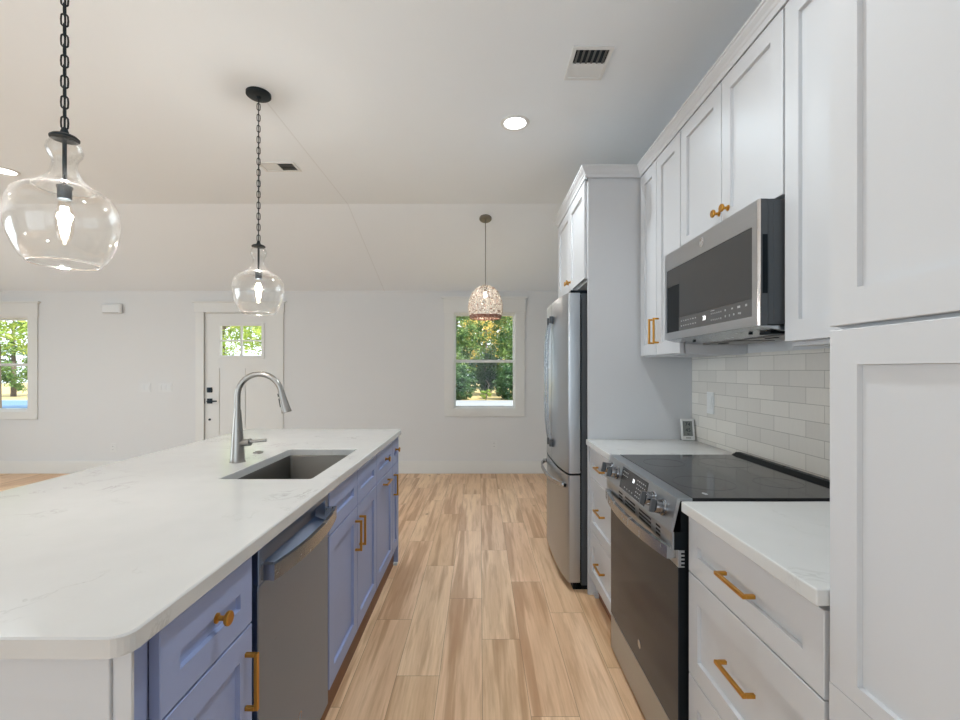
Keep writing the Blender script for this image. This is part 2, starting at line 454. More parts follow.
def pull(name, parent, c, along, out, length, mat='brass', proj=0.027, th=0.010, label=None):
    """square bar pull: c centre on the face, along bar axis, out outward axis"""
    c, a, o = Vector(c), Vector(along), Vector(out); b = a.cross(o)
    m = MB()
    def bar(p, q, r1, r2, e1, e2):
        d = (q - p)
        rings = []
        for P in (p, q):
            rings.append([P + e1 * r1 + e2 * r2, P - e1 * r1 + e2 * r2, P - e1 * r1 - e2 * r2, P + e1 * r1 - e2 * r2])
        m.loft(rings)
    h = length / 2
    bar(c + o * proj - a * h, c + o * proj + a * h, th / 2, th / 2, o, b)
    for sg in (-1, 1):
        e = c + a * sg * (h - th / 2)
        bar(e, e + o * (proj - th / 2 + 0.0005), th / 2, th / 2, a, b)
    bmesh.ops.recalc_face_normals(m.bm, faces=m.bm.faces)
    bmesh.ops.bevel(m.bm, geom=list(m.bm.edges), offset=0.0012, segments=1, affect='EDGES')
    ob = m.build(name, mat, parent)
    if label: ob['label'] = label
    return ob
def knob(parent, c, out, mat='brass', k=1.0):
    m = MB()
    m.lathe([(0.011 * k, 0), (0.011 * k, 0.003), (0.0055 * k, 0.006), (0.0055 * k, 0.017), (0.013 * k, 0.021), (0.0155 * k, 0.024), (0.0155 * k, 0.029), (0.013 * k, 0.031)], c, out, 24)
    return m.build('knob', mat, parent, True)

# ================================================================== STRUCTURE
def plain(name, label, mat, *boxes, bev=0):
    m = MB()
    for b in boxes: m.box(*b, bev=bev)
    return tag(m.build(name, mat), label, None, None, 'structure')
XL, YR = -7.6, -3.2
m = MB(); m.box(XL - 0.2, XW + 0.2, YR - 0.2, YB + 0.2, F - 0.12, F)
o = tag(m.build('floor', 'floor'), 'light oak plank floor running through the open kitchen', 'floor', kind='structure')
# back wall with three openings
DX0, DX1, DZ1 = -3.622, -2.667, 2.083           # door rough opening
W1 = (-0.352, 0.468, 0.827, 2.079)              # window beside the fridge
W2 = (-6.723, -5.902, 0.790, 2.020)             # window of the living room
xs = [XL - 0.2, W2[0], W2[1], DX0, DX1, W1[0], W1[1], XW + 0.2]
zt = 2.55
m = MB()
Y0, Y1 = YB, YB + 0.15
m.box(xs[0], xs[1], Y0, Y1, F, zt); m.box(xs[2], xs[3], Y0, Y1, F, zt); m.box(xs[4], xs[5], Y0, Y1, F, zt); m.box(xs[6], xs[7], Y0, Y1, F, zt)
for W in (W1, W2):
    m.box(W[0], W[1], Y0, Y1, F, W[2]); m.box(W[0], W[1], Y0, Y1, W[3], zt)
m.box(DX0, DX1, Y0, Y1, DZ1, zt)
tag(m.build('wall_back', 'wall'), 'warm white far wall with the front door and two windows', 'wall', kind='structure')
plain('wall_right', 'wall behind the white cabinets', 'wall', (XW, XW + 0.15, YR, YB, F, 3.0))
# unseen left and rear walls, openings added to let daylight in
m = MB(); m.box(XL - 0.15, XL, YR, -0.6, F, 3.0); m.box(XL - 0.15, XL, 3.0, YB, F, 3.0); m.box(XL - 0.15, XL, -0.6, 3.0, F, 0.55); m.box(XL - 0.15, XL, -0.6, 3.0, 2.25, 3.0)
tag(m.build('wall_left', 'wall'), 'far side wall of the living room', 'wall', kind='structure')
m = MB()
m.box(XL, -4.3, YR - 0.15, YR, F, 3.0); m.box(-0.9, -0.75, YR - 0.15, YR, F, 3.0); m.box(0.55, XW, YR - 0.15, YR, F, 3.0)
m.box(-4.3, -0.9, YR - 0.15, YR, 2.3, 3.0); m.box(-0.75, 0.55, YR - 0.15, YR, 2.1, 3.0); m.box(-0.75, 0.55, YR - 0.15, YR, F, 0.6)
tag(m.build('wall_rear', 'wall'), 'wall behind the viewpoint with added light openings', 'wall', kind='structure')
m = MB()
m.prism([(YR - 0.2, HC), (YC, HC), (YB + 0.2, ceil_z(YB + 0.2)), (YB + 0.2, ceil_z(YB + 0.2) + 0.2), (YC, HC + 0.2), (YR - 0.2, HC + 0.2)],
        lambda u, v, t: (t, u, v), XL - 0.2, XW + 0.2)
tag(m.build('ceiling', 'ceiling'), 'white ceiling, flat over the kitchen and sloping down to the far wall', 'ceiling', kind='structure')
# baseboards
def baseboard(name, x0, x1, y0, y1):
    m = MB(); m.box(x0, x1, y0, y1, F, 0.128, bev=0.004); m.box(x0, x1, y0 + 0.003, y1, 0.126, 0.140, bev=0.002)
    tag(m.build(name, 'trim'), 'white baseboard along the far wall', 'baseboard', kind='structure')
baseboard('baseboard_back', -2.56, XW, YB - 0.016, YB)
baseboard('baseboard_left', XL, -3.735, YB - 0.016, YB)

# windows --------------------------------------------------------------
def window(name, W, label):
    x0, x1, z0, z1 = W
    root = thing(name, ((x0 + x1) / 2, YB, z0), label, 'window', kind='structure')
    c = 0.018; cw = 0.125
    m = MB(); m.box(x0 - cw + 0.01, x0 + 0.01, YB - c, YB, z0 - 0.002, z1 + 0.004, bev=0.002); m.build('casing_side', 'trim', root)
    m = MB(); m.box(x1 - 0.01, x1 + cw - 0.01, YB - c, YB, z0 - 0.002, z1 + 0.004, bev=0.002); m.build('casing_side', 'trim', root)
    m = MB(); m.box(x0 - cw, x1 + cw, YB - c - 0.006, YB, z1 + 0.004, z1 + 0.185, bev=0.002)
    m.box(x0 - cw - 0.025, x1 + cw + 0.025, YB - c - 0.024, YB, z1 + 0.185, z1 + 0.207, bev=0.003); m.build('casing_head', 'trim', root)
    m = MB(); m.box(x0 - cw + 0.01, x1 + cw - 0.01, YB - c, YB, z0 - 0.105, z0 - 0.002, bev=0.002); m.build('casing_bottom', 'trim', root)
    # jamb lining
    j = 0.012
    m = MB(); m.box(x0, x0 + j, YB, YB + 0.14, z0, z1); m.box(x1 - j, x1, YB, YB + 0.14, z0, z1)
    m.box(x0 + j, x1 - j, YB, YB + 0.14, z0, z0 + j); m.box(x0 + j, x1 - j, YB, YB + 0.14, z1 - j, z1); m.build('jamb_lining', 'trim', root)
    zm = z0 + (z1 - z0) * 0.495; r = 0.020
    def sash(y, a, b):
        m = MB(); m.box(x0 + j, x0 + j + r, y, y + 0.03, a, b, bev=0.002); m.box(x1 - j - r, x1 - j, y, y + 0.03, a, b, bev=0.002)
        m.box(x0 + j + r, x1 - j - r, y, y + 0.03, a, a + r, bev=0.002); m.box(x0 + j + r, x1 - j - r, y, y + 0.03, b - r, b, bev=0.002)
        sh = m.build('sash', 'plastic', root)
        m = MB(); m.box(x0 + j + r, x1 - j - r, y + 0.012, y + 0.016, a + r, b - r); m.build('pane', 'glass', sh)
    sash(YB + 0.045, z0 + j, zm + 0.018); sash(YB + 0.078, zm - 0.018, z1 - j)
    return root
window('window_1', W1, 'double hung window between the front door and the fridge')
window('window_2', W2, 'double hung window at the left end of the far wall')

# front door -----------------------------------------------------------
def front_door():
    sx0, sx1, sz0, sz1 = -3.613, -2.676, F + 0.012, 2.073
    root = thing('door_1', ((sx0 + sx1) / 2, YB, F), 'white front door with a four pane window and black hardware', 'door', kind='structure')
    m = MB(); m.box(DX0 - 0.095, DX0 + 0.012, YB - 0.018, YB, F, DZ1, bev=0.002); m.build('casing_side', 'trim', root)
    m = MB(); m.box(DX1 - 0.012, DX1 + 0.095, YB - 0.018, YB, F, DZ1, bev=0.002); m.build('casing_side', 'trim', root)
    m = MB(); m.box(DX0 - 0.11, DX1 + 0.11, YB - 0.024, YB, DZ1, DZ1 + 0.13, bev=0.002)
    m.box(DX0 - 0.135, DX1 + 0.135, YB - 0.04, YB, DZ1 + 0.13, DZ1 + 0.148, bev=0.003); m.build('casing_head', 'trim', root)
    m = MB(); m.box(DX0, sx0 - 0.004, YB, YB + 0.13, F, DZ1); m.box(sx1 + 0.004, DX1, YB, YB + 0.13, F, DZ1); m.box(sx0 - 0.004, sx1 + 0.004, YB, YB + 0.13, sz1 + 0.004, DZ1)
    m.build('door_jamb', 'trim', root)
    m = MB(); m.box(DX0, DX1, YB + 0.0, YB + 0.14, F, F + 0.010); m.build('threshold', 'greymetal', root)
    # slab: stiles, rails and recessed panels around the light
    y0, y1 = YB + 0.012, YB + 0.055
    gx0, gx1, gz0, gz1 = -3.425, -2.846, 1.500, 1.930
    pz1 = 1.352; pz0 = 0.16
    p1 = (-3.437, -3.200); p2 = (-3.085, -2.838)
    m = MB()
    m.box(sx0, gx0, y0, y1, sz0, sz1); m.box(gx1, sx1, y0, y1, sz0, sz1)
    m.box(gx0, gx1, y0, y1, gz1, sz1); m.box(gx0, gx1, y0, y1, pz1, gz0)
    m.box(gx0, gx1, y0, y1, sz0, pz0)
    m.box(p1[1], p2[0], y0, y1, pz0, pz1)
    m.box(gx0, p1[1], y0 + 0.010, y1 - 0.01, pz0, pz1); m.box(p2[0], gx1, y0 + 0.010, y1 - 0.01, pz0, pz1)
    slab = m.build('slab', 'trim', root)
    # lite frame and muntins
    m = MB(); fx0, fx1, fz0, fz1 = -3.405, -2.866, 1.521, 1.909
    m.box(gx0 - 0.02, fx0, y0 - 0.008, y1, gz0 - 0.02, gz1 + 0.02, bev=0.003); m.box(fx1, gx1 + 0.02, y0 - 0.008, y1, gz0 - 0.02, gz1 + 0.02, bev=0.003)
    m.box(fx0, fx1, y0 - 0.008, y1, gz0 - 0.02, fz0, bev=0.003); m.box(fx0, fx1, y0 - 0.008, y1, fz1, gz1 + 0.02, bev=0.003)
    lf = m.build('light_frame', 'trim', root)
    m = MB(); m.box(-3.143, -3.125, y0 - 0.002, y1 - 0.01, fz0, fz1); m.box(fx0, fx1, y0 - 0.001, y1 - 0.01, 1.707, 1.725); m.build('muntin_grid', 'trim', lf)
    m = MB(); m.box(fx0, fx1, y0 + 0.018, y0 + 0.022, fz0, fz1); m.build('pane', 'glass', lf)
    # hardware
    hx = -3.545
    m = MB(); m.box(hx - 0.033, hx + 0.033, y0 - 0.016, y0, 1.035, 1.101, bev=0.003); d = m.build('deadbolt', 'blackmetal', root)
    m = MB(); m.box(hx - 0.012, hx + 0.012, y0 - 0.034, y0 - 0.016, 1.060, 1.076, bev=0.002); m.build('thumb_turn', 'blackmetal', d)
    m = MB(); m.box(hx - 0.033, hx + 0.033, y0 - 0.012, y0, 0.890, 0.956, bev=0.003); h = m.build('lever_rose', 'blackmetal', root)
    m = MB(); m.cyl((hx, y0 - 0.012, 0.923), (hx, y0 - 0.05, 0.923), 0.011); m.box(hx - 0.012, hx + 0.115, y0 - 0.060, y0 - 0.044, 0.914, 0.932, bev=0.003); m.build('lever', 'blackmetal', h)
    m = MB(); m.box(sx0 - 0.022, sx0 + 0.006, y0 - 0.006, y0, 0.890, 0.956); m.build('strike_plate', 'blackmetal', root)
    m = MB(); m.cyl((hx, y0, 0.68), (hx, y0 - 0.012, 0.68), 0.015); m.build('hole_dot', 'blackmetal', root)  # black disc standing for a dark hole
    for z in (1.80, 0.985, 0.18):
        m = MB(); m.cyl((sx1 + 0.002, y0 - 0.006, z), (sx1 + 0.002, y0 - 0.006, z + 0.125), 0.009, seg=12); m.box(sx1 - 0.006, sx1 + 0.006, y0 - 0.004, y0 + 0.002, z, z + 0.125); m.build('hinge', 'blackmetal', root)
front_door()

# plain unseen frame for the added rear opening
m = MB()
for x in (-4.3, -2.63, -0.95): m.box(x, x + 0.05, YR - 0.12, YR - 0.04, F, 2.3)
m.box(-4.25, -0.95, YR - 0.12, YR - 0.04, 2.24, 2.3); m.box(-4.25, -0.95, YR - 0.12, YR - 0.04, F, 0.05)
tag(m.build('opening_frame', 'trim'), 'unseen frame in the added opening behind the viewpoint', 'door', kind='structure')

# crown moulding -------------------------------------------------------
def sweep(path, prof):
    """path: xy points, profile (out, z); outward is the left of travel"""
    n = len(path); rings = []
    for i, p in enumerate(path):
        p = Vector(p)
        d0 = (p - Vector(path[i - 1])).normalized() if i else None
        d1 = (Vector(path[i + 1]) - p).normalized() if i < n - 1 else None
        n0 = Vector((-d0.y, d0.x)) if d0 else None; n1 = Vector((-d1.y, d1.x)) if d1 else None
        if n0 is None: nn = n1
        elif n1 is None: nn = n0
        else:
            nn = (n0 + n1).normalized(); nn = nn / max(0.3, nn.dot(n0))
        rings.append([(p.x + nn.x * o_, p.y + nn.y * o_, z) for o_, z in prof])
    m = MB(); m.loft(rings); return m
crown = [(o_, z_ - 0.030) for o_, z_ in [(-0.002, 2.512), (0.004, 2.512), (0.006, 2.532), (0.010, 2.536), (0.013, 2.545), (0.024, 2.558), (0.026, 2.566), (0.030, 2.568), (0.030, 2.578), (-0.002, 2.578)]]
tag(sweep([(0.660, 0.2), (0.660, 0.868), (0.960, 0.868), (0.960, 2.742), (0.634, 2.742), (0.634, 3.72), (1.28, 3.72)], crown).build('trim_1', 'white'),
    'white crown moulding along the top of the kitchen cabinets', 'crown moulding', kind='structure')
# tiled splashback
m = MB(); m.box(XW - 0.008, XW, 0.868, 2.759, 0.914, 1.410)
tag(m.build('wall_backsplash', 'tile'), 'grey glazed tile splashback behind the range', 'splashback', kind='structure')

# ================================================================== WHITE CABINETS (right run, face towards -X)
RX, RU, RV, RW = 0.660, (0, 1, 0), (0, 0, 1), (-1, 0, 0)
def rfront(m, y0, y1, z0, z1, xf=RX, **k):
    return m.shaker((xf + 0.02, y0, z0), RU, RV, RW, y1 - y0, z1 - z0, **k)
G = 0.0028
DR = [(0.697, 0.868), (0.377, 0.693), (0.092, 0.373)]
def drawer_base(y0, y1, label, toe_end):
    root = thing('base_cabinet', ((RX + XW) / 2, (y0 + y1) / 2, F), label, 'cabinet', 'white drawer cabinets beside the range')
    m = MB(); m.box(RX + 0.030, XW - 0.002, y0, y1, 0.085, 0.880); m.build('carcass', 'white', root)
    m = MB(); m.box(RX + 0.045, RX + 0.06, y0 + 0.002, y1 - 0.002, F, 0.085); m.build('toe_kick', 'toe', root)
    if toe_end:
        m = MB(); m.box(RX + 0.036, XW - 0.01, y1 - 0.030, y1 - 0.0005, F, 0.085); m.box(RX + 0.024, RX + 0.05, y1 - 0.04, y1 - 0.0005, F, F + 0.02); m.build('end_foot', 'white', root)
    for z0, z1 in DR:
        m = MB(); rfront(m, y0 + G, y1 - G, z0, z1, bottom=0.062, top=0.075, stile=0.058); d = m.build('drawer', 'white', root)
        pull('pull', d, (RX, (y0 + y1) / 2, (z0 + z1) / 2 + (0.003 if z1 > 0.8 else 0.012)), (0, 1, 0), (-1, 0, 0), 0.137)
    return root
drawer_base(0.876, 1.452, 'white three drawer base cabinet between the range and tall pantry', False)
drawer_base(2.222, 2.756, 'white three drawer base cabinet between the range and the fridge', True)

def worktop(y0, y1, label, poly=None):
    m = MB(); m.box(0.6375, XW - 0.009, y0, y1, 0.881, 0.914, bev=0.003)
    tag(m.build('worktop', 'quartz'), label, 'worktop', 'quartz worktops either side of the range')
worktop(0.8685, 1.4525, 'white quartz worktop between the range and tall pantry')
worktop(2.2185, 2.758, 'white quartz worktop holding the small digital thermometer')

# pantry
def pantry():
    y0, y1 = 0.24, 0.866
    root = thing('pantry_cabinet', ((RX + XW) / 2, (y0 + y1) / 2, F), 'tall white pantry cabinet with panelled doors at the right edge', 'cabinet')
    m = MB(); m.box(RX + 0.0205, XW - 0.002, y0, y1, 0.085, 2.547); m.build('carcass', 'white', root)
    m = MB(); m.box(RX + 0.06, RX + 0.075, y0, y1, F, 0.085); m.build('toe_kick', 'toe', root)
    m = MB(); rfront(m, y0, y1 - 0.0005, 1.4115, 2.478, stile=0.064, rail=0.064, rec=0.009); m.build('door', 'white', root)
    m = MB()
    rfront(m, y0, y1 - 0.0005, 0.742, 1.404, stile=0.064, bottom=0.033, top=0.064, rec=0.009)
    rfront(m, y0, y1 - 0.0005, 0.092, 0.742, stile=0.064, bottom=0.064, top=0.033, rec=0.009, bev=0.0)
    m.build('door', 'white', root)
pantry()

# wall cabinets
UX = 0.960
def wall_cabinet(y0, y1, z0, doors, label, name='wall_cabinet', xf=UX, z1=2.478, group='white wall cabinets over the worktop', back=XW - 0.002, zc=None):
    root = thing(name, ((xf + XW) / 2, (y0 + y1) / 2, z0), label, 'cabinet', group)
    zc = z0 + 0.004 if zc is None else zc
    m = MB(); m.box(xf + 0.028, back, y0, y1, zc, 2.547); m.build('carcass', 'white', root)
    out = []
    for a, b in doors:
        m = MB(); rfront(m, a + G, b - G, z0, z1, xf=xf, stile=0.062, rail=0.064); out.append(m.build('door', 'white', root))
    return root, out
r, d = wall_cabinet(0.870, 1.446, 1.419, [(0.870, 1.446)], 'white wall cabinet between the microwave and tall pantry', zc=1.405)
r, d = wall_cabinet(1.450, 2.194, 1.888, [(1.450, 1.822), (1.822, 2.194)], 'white two door cabinet directly above the microwave')
for dd, y in zip(d, (1.772, 1.838)): knob(dd, (UX, y, 1.957), (-1, 0, 0))
r, d = wall_cabinet(2.198, 2.741, 1.412, [(2.198, 2.494), (2.494, 2.741)], 'white two door wall cabinet beside the fridge panel', zc=1.405)
for dd, y in zip(d, (2.462, 2.527)): pull('pull', dd, (UX, y, 1.542), (0, 0, 1), (-1, 0, 0), 0.138)
# fridge panel and fridge-top cabinet
m = MB(); m.box(0.652, XW - 0.002, 2.760, 2.782, F, 2.485, bev=0.001)
tag(m.build('fridge_side_panel', 'white'), 'tall white side panel between the fridge and the worktop', 'cabinet panel')
r, d = wall_cabinet(2.786, 3.715, 1.886, [(2.786, 3.250), (3.250, 3.715)], 'white two door cabinet directly above the fridge', xf=0.634, group='white wall cabinets over the worktop', zc=1.874)
for dd, y in zip(d, (3.215, 3.285)): knob(dd, (0.634, y, 1.945), (-1, 0, 0))
m = MB(); m.box(0.652, XW - 0.002, 3.7165, 3.7365, F, 2.485, bev=0.001)
tag(m.build('fridge_side_panel', 'white'), 'white side panel on the far side of the fridge', 'cabinet panel')

# ================================================================== MICROWAVE
def microwave():
    y0, y1, z0, z1, xf = 1.4525, 2.1925, 1.472, 1.874, 0.885
    root = thing('microwave', ((xf + XW) / 2, (y0 + y1) / 2, z0), 'stainless over-the-range microwave with black glass door', 'microwave')
    m = MB(); m.box(0.915, XW - 0.012, y0 + 0.002, y1 - 0.002, z0 + 0.004, z1); body = m.build('body', 'darkgrey', root)
    m = MB()
    gy0, gy1, gz0, gz1 = 1.490, 2.172, 1.504, 1.795
    # door: steel surround
    m.box(xf, 0.8905, y0 + 0.010, gy0, z0, z1); m.box(xf, 0.8905, gy1, y1, z0, z1)
    m.box(xf, 0.8905, gy0, gy1, gz1, z1); m.box(xf, 0.8905, gy0, gy1, z0, gz0)
    door = m.build('door', 'steel', root)
    m = MB(); m.prism([(xf, y0 + 0.010), (xf + 0.001, y0 + 0.004), (xf + 0.005, y0), (0.8905, y0), (0.8905, y0 + 0.010)], lambda u, v, t: (u, v, t), z0, z1)
    e = m.build('door_edge_trim', 'chrome', door, True)
    m = MB(); m.box(0.891, 0.913, y0, y1, z0, z1); m.build('door_core', 'darkgrey', door)
    m = MB(); m.box(xf + 0.002, 0.8906, gy0, 2.038, 1.5625, gz1); m.build('glass', 'mwglass', door)
    m = MB(); m.box(xf + 0.0015, 0.8906, gy0, 2.038, gz0, 1.562); cp = m.build('control_panel', 'mwpanel', door)
    m = MB(); m.box(xf + 0.004, 0.8907, 2.0385, gy1, gz0, 1.716); m.build('handle_recess', 'black', door)
    m = MB(); m.box(xf + 0.002, 0.8906, 2.0385, gy1, 1.7165, gz1); m.build('glass', 'mwglass', door)
    # markings, clock
    Mx = lambda y, z: basis((xf + 0.0011, y, z), (0, -1, 0), (0, 0, 1), (-1, 0, 0))
    text_mesh('clock_digits', '30', 0.026, Mx(1.812, 1.535), 'display', door)
    m = MB()
    random.seed(4)
    def marks(ya, yb, z, n, h=0.006, wd=0.010):
        for i in range(n):
            y = ya + (yb - ya) * i / max(1, n - 1)
            m.box(xf + 0.0008, xf + 0.0016, y - wd * random.uniform(0.25, 0.5), y + wd * random.uniform(0.25, 0.5), z - h * random.uniform(0.3, 0.5), z + h * 0.4)
    marks(2.015, 1.885, 1.545, 7); marks(2.015, 1.885, 1.524, 7)
    marks(1.755, 1.685, 1.545, 6, 0.007, 0.005); marks(1.755, 1.685, 1.521, 6, 0.007, 0.005)
    marks(1.755, 1.735, 1.556, 3, 0.003, 0.012)
    marks(1.655, 1.600, 1.524, 3, 0.010, 0.008); marks(1.655, 1.61, 1.546, 2, 0.008, 0.014)
    marks(1.570, 1.525, 1.546, 2, 0.010, 0.020); marks(1.570, 1.560, 1.524, 2, 0.008, 0.010)
    absorb(cp, m.build('control_marking', 'marking'))
    m = MB(); m.lathe([(0.017, 0), (0.019, 0.0012), (0.019, 0.002), (0.015, 0.002), (0.015, 0.0012), (0.006, 0.0012), (0.006, 0.0018)], (xf, 1.826, 1.840), (-1, 0, 0), 28)
    m.build('round_emblem', 'chrome', door, True)
    # side grip slot
    m = MB(); m.box(0.9135, 0.9145, y0 + 0.0025, y1 - 0.003, z0 + 0.006, z1 - 0.002); m.build('door_gasket', 'black', root)
    m = MB(); m.box(0.896, 0.912, y0 - 0.0006, y0 + 0.0008, 1.574, 1.761); m.build('side_grip', 'black', body)
    m = MB(); m.box(0.931, XW - 0.03, y0 + 0.001, y0 + 0.002, z0 + 0.012, z1 - 0.012, bev=0.0004); m.build('side_panel', 'darkgrey', body)
    # underside
    m = MB(); m.prism([(0.890, 1.4715), (XW - 0.02, 1.4715), (XW - 0.02, 1.452), (1.02, 1.452), (0.93, 1.462)], lambda u, v, t: (u, t, v), y0 + 0.004, y1 - 0.004); base = m.build('base_plate', 'steelf', root)
    for ya, yb in ((1.53, 1.79), (1.86, 2.12)):
        m = MB(); m.box(1.03, 1.20, ya, yb, 1.447, 1.4515, bev=0.002); f = m.build('grease_filter', 'aluminium', base)
        m = MB(); m.box(1.05, 1.065, (ya + yb) / 2 - 0.03, (ya + yb) / 2 + 0.03, 1.4440, 1.4466); m.build('filter_tab', 'black', base)
    m = MB(); m.box(0.952, 1.000, 1.50, 1.56, 1.449, 1.4585); m.build('lamp_cover', 'black', base)
    for y in (1.60, 2.02):
        m = MB(); m.cyl((0.945, y, 1.4600), (0.945, y, 1.4535), 0.007, seg=12); m.build('screw', 'black', base)
microwave()

# ================================================================== RANGE
def cooking_range():
    y0, y1 = 1.4585, 2.2145
    root = thing('range', (0.95, (y0 + y1) / 2, F), 'stainless slide-in electric range with black glass top and oven door', 'range')
    m = MB(); m.box(0.668, XW - 0.012, y0 + 0.003, y1 - 0.003, 0.03, 0.905); m.build('body', 'black', root)
    for x in (0.72, 1.2):
        for y in (y0 + 0.06, y1 - 0.06):
            m = MB(); m.cyl((x, y, F), (x, y, 0.031), 0.018, seg=12); m.build('levelling_foot', 'black', root)
    # cooktop
    m = MB(); m.box(0.677, 1.212, y0 + 0.001, y1 - 0.001, 0.9155, 0.9215, bev=0.0015); top = m.build('glass_cooktop', 'hobglass', root)
    m = MB(); m.box(0.677, XW - 0.012, y0, y1, 0.9055, 0.9150); m.build('cooktop_frame', 'black', top)
    for cx, cy, r in ((0.81, 1.66, 0.105), (0.81, 2.02, 0.085), (1.08, 1.66, 0.08), (1.08, 2.02, 0.105)):
        m = MB(); m.lathe([(r, 0), (r, 0.0004), (r - 0.002, 0.0004), (r - 0.002, 0)], (cx, cy, 0.9214), (0, 0, 1), 48, True); m.build('burner_ring', 'ringmark', top)
    m = MB(); m.lathe([(0.0001, 0), (0.014, 0), (0.014, 0.0005), (0.0001, 0.0005)], (0, 0, 0), (0, 0, 1), 28)
    for v in m.bm.verts: v.co.x *= 0.55
    bmesh.ops.translate(m.bm, verts=m.bm.verts, vec=(0.742, 1.512, 0.9214)); m.build('pale_oval', 'marking', top)  # small pale oval spot on the cooktop glass
    m = MB(); m.prism([(1.215, 0.915), (1.258, 0.915), (1.258, 0.934), (1.236, 0.934), (1.215, 0.922)], lambda u, v, t: (u, t, v), y0 + 0.002, y1 - 0.002); vb = m.build('rear_vent', 'black', root)
    for i in range(9):
        m = MB(); m.box(1.240, 1.253, y0 + 0.05 + i * 0.075, y0 + 0.11 + i * 0.075, 0.9335, 0.9348); m.build('rear_louvre', 'darkgrey', vb)
    # sloped control panel
    pt, pb = Vector((0.6285, 0.920)), Vector((0.6070, 0.8135))
    tang = (pb - pt).normalized(); nrm = Vector((-abs(tang.y), -tang.x if tang.x > 0 else -tang.x))
    nrm = Vector((tang.y, -tang.x)); 
    if nrm.x > 0: nrm = -nrm
    def P(s_, y, off=0.0):  # point on panel: s_ along slope from the top
        q = pt + tang * s_ + nrm * off; return Vector((q.x, y, q.y))
    m = MB(); m.box(0.640, 0.6675, y0 + 0.001, y1 - 0.001, 0.8140, 0.9115); m.build('panel_core', 'black', root)
    m = MB(); m.prism([(pt.x, pt.y), (0.6765, 0.920), (0.6765, 0.912), (pt.x + 0.010, 0.912), (pb.x + 0.008, pb.y), (pb.x, pb.y)], lambda u, v, t: (u, t, v), y0 + 0.0005, y1 - 0.0005); cp = m.build('control_panel', 'steelv', root)
    U, V, W = (0, -1, 0), (-tang.x, 0, -tang.y), (nrm.x, 0, nrm.y)
    def plate(m, s0, s1, ya, yb, h):
        m.loft([[P(s0, ya, 0), P(s1, ya, 0), P(s1, yb, 0), P(s0, yb, 0)], [P(s0, ya, h), P(s1, ya, h), P(s1, yb, h), P(s0, yb, h)]])
    m = MB(); plate(m, 0.010, 0.099, 1.700, 1.995, 0.002); dp = m.build('display_panel', 'rangepanel', cp)
    text_mesh('clock_digits', '30', 0.022, basis(P(0.040, 1.845, 0.0024), U, V, W), 'display', cp)
    m = MB(); random.seed(8)
    for s_ in (0.026, 0.041, 0.056, 0.071, 0.086):
        for y in [1.72 + 0.02 * i for i in range(5)] + ([1.92 + 0.018 * i for i in range(4)] if s_ < 0.05 else [1.84 + 0.03 * i for i in range(4)] if s_ > 0.08 else []):
            wv = random.uniform(0.003, 0.006); m.loft([[P(s_ - 0.002, y - wv, 0.002), P(s_ + 0.002, y - wv, 0.002), P(s_ + 0.002, y + wv, 0.002), P(s_ - 0.002, y + wv, 0.002)],
                                                   [P(s_ - 0.002, y - wv, 0.0025), P(s_ + 0.002, y - wv, 0.0025), P(s_ + 0.002, y + wv, 0.0025), P(s_ - 0.002, y + wv, 0.0025)]])
    absorb(dp, m.build('display_marking', 'marking'))
    for y in (1.540, 1.635, 2.055, 2.150):
        m = MB(); m.lathe([(0.027, 0), (0.027, 0.006), (0.0235, 0.009), (0.0225, 0.030), (0.0215, 0.032)], P(0.053, y, 0.0), W, 32); k = m.build('knob', 'knobmetal', root, True)
        m = MB(); c = P(0.053, y, 0.0)
        Vv, Wv = Vector(V), Vector(W); Uv = Vector(U)
        rings = []
        for d_, hw in ((0.0315, 0.0075), (0.046, 0.0055)):
            rings.append([c + Wv * d_ + Uv * hw + Vv * 0.022, c + Wv * d_ - Uv * hw + Vv * 0.022, c + Wv * d_ - Uv * hw - Vv * 0.022, c + Wv * d_ + Uv * hw - Vv * 0.022])
        m.loft(rings); m.build('grip', 'darkgrey', k)
    # vented strip under the panel
    m = MB(); m.box(0.6190, 0.6675, y0 + 0.001, y1 - 0.001, 0.7560, 0.8135); m.build('strip_core', 'black', root)
    m = MB(); m.box(0.6125, 0.6185, y0 + 0.001, y1 - 0.001, 0.7560, 0.8130); vs = m.build('vent_strip', 'steelv', root)
    for ya, yb in ((1.555, 1.595), (1.640, 1.762), (1.808, 1.932), (1.968, 2.020)):
        for z in (0.767, 0.781, 0.795):
            m = MB(); m.box(0.6120, 0.6130, ya, yb, z - 0.0036, z + 0.0036); m.build('vent_slot', 'black', vs)
    # oven door
    xd = 0.632
    m = MB(); m.box(xd + 0.003, 0.6665, y0 + 0.003, y1 - 0.003, 0.160, 0.7545); door = m.build('oven_door', 'black', root)
    m = MB(); m.box(xd, xd + 0.0029, y0 + 0.003, y1 - 0.003, 0.700, 0.7550, bev=0.0008); m.build('door_band', 'steelv', door)
    m = MB(); m.box(xd, xd + 0.0029, y0 + 0.003, y1 - 0.003, 0.162, 0.6992, bev=0.0008); m.build('oven_window', 'ovenglass', door)
    m = MB(); m.lathe([(0.016, 0), (0.017, 0.0006), (0.016, 0.0012), (0.0001, 0.0012)], (xd, (y0 + y1) / 2 - 0.02, 0.243), (-1, 0, 0), 28); m.build('round_emblem', 'steelf', door, True)
    m = MB()
    m.box(xd + 0.0005, xd + 0.020, y0 + 0.0015, y0 + 0.0028, 0.700, 0.7545); et = m.build('edge_trim', 'steelv', door)
    for i in range(4):
        m = MB(); m.box(xd + 0.009, xd + 0.0203, y0 + 0.0010, y0 + 0.0020, 0.705 + i * 0.012, 0.711 + i * 0.012); m.build('edge_slot', 'black', door)
    # bow handle
    m = MB(); n = 25; rings = []
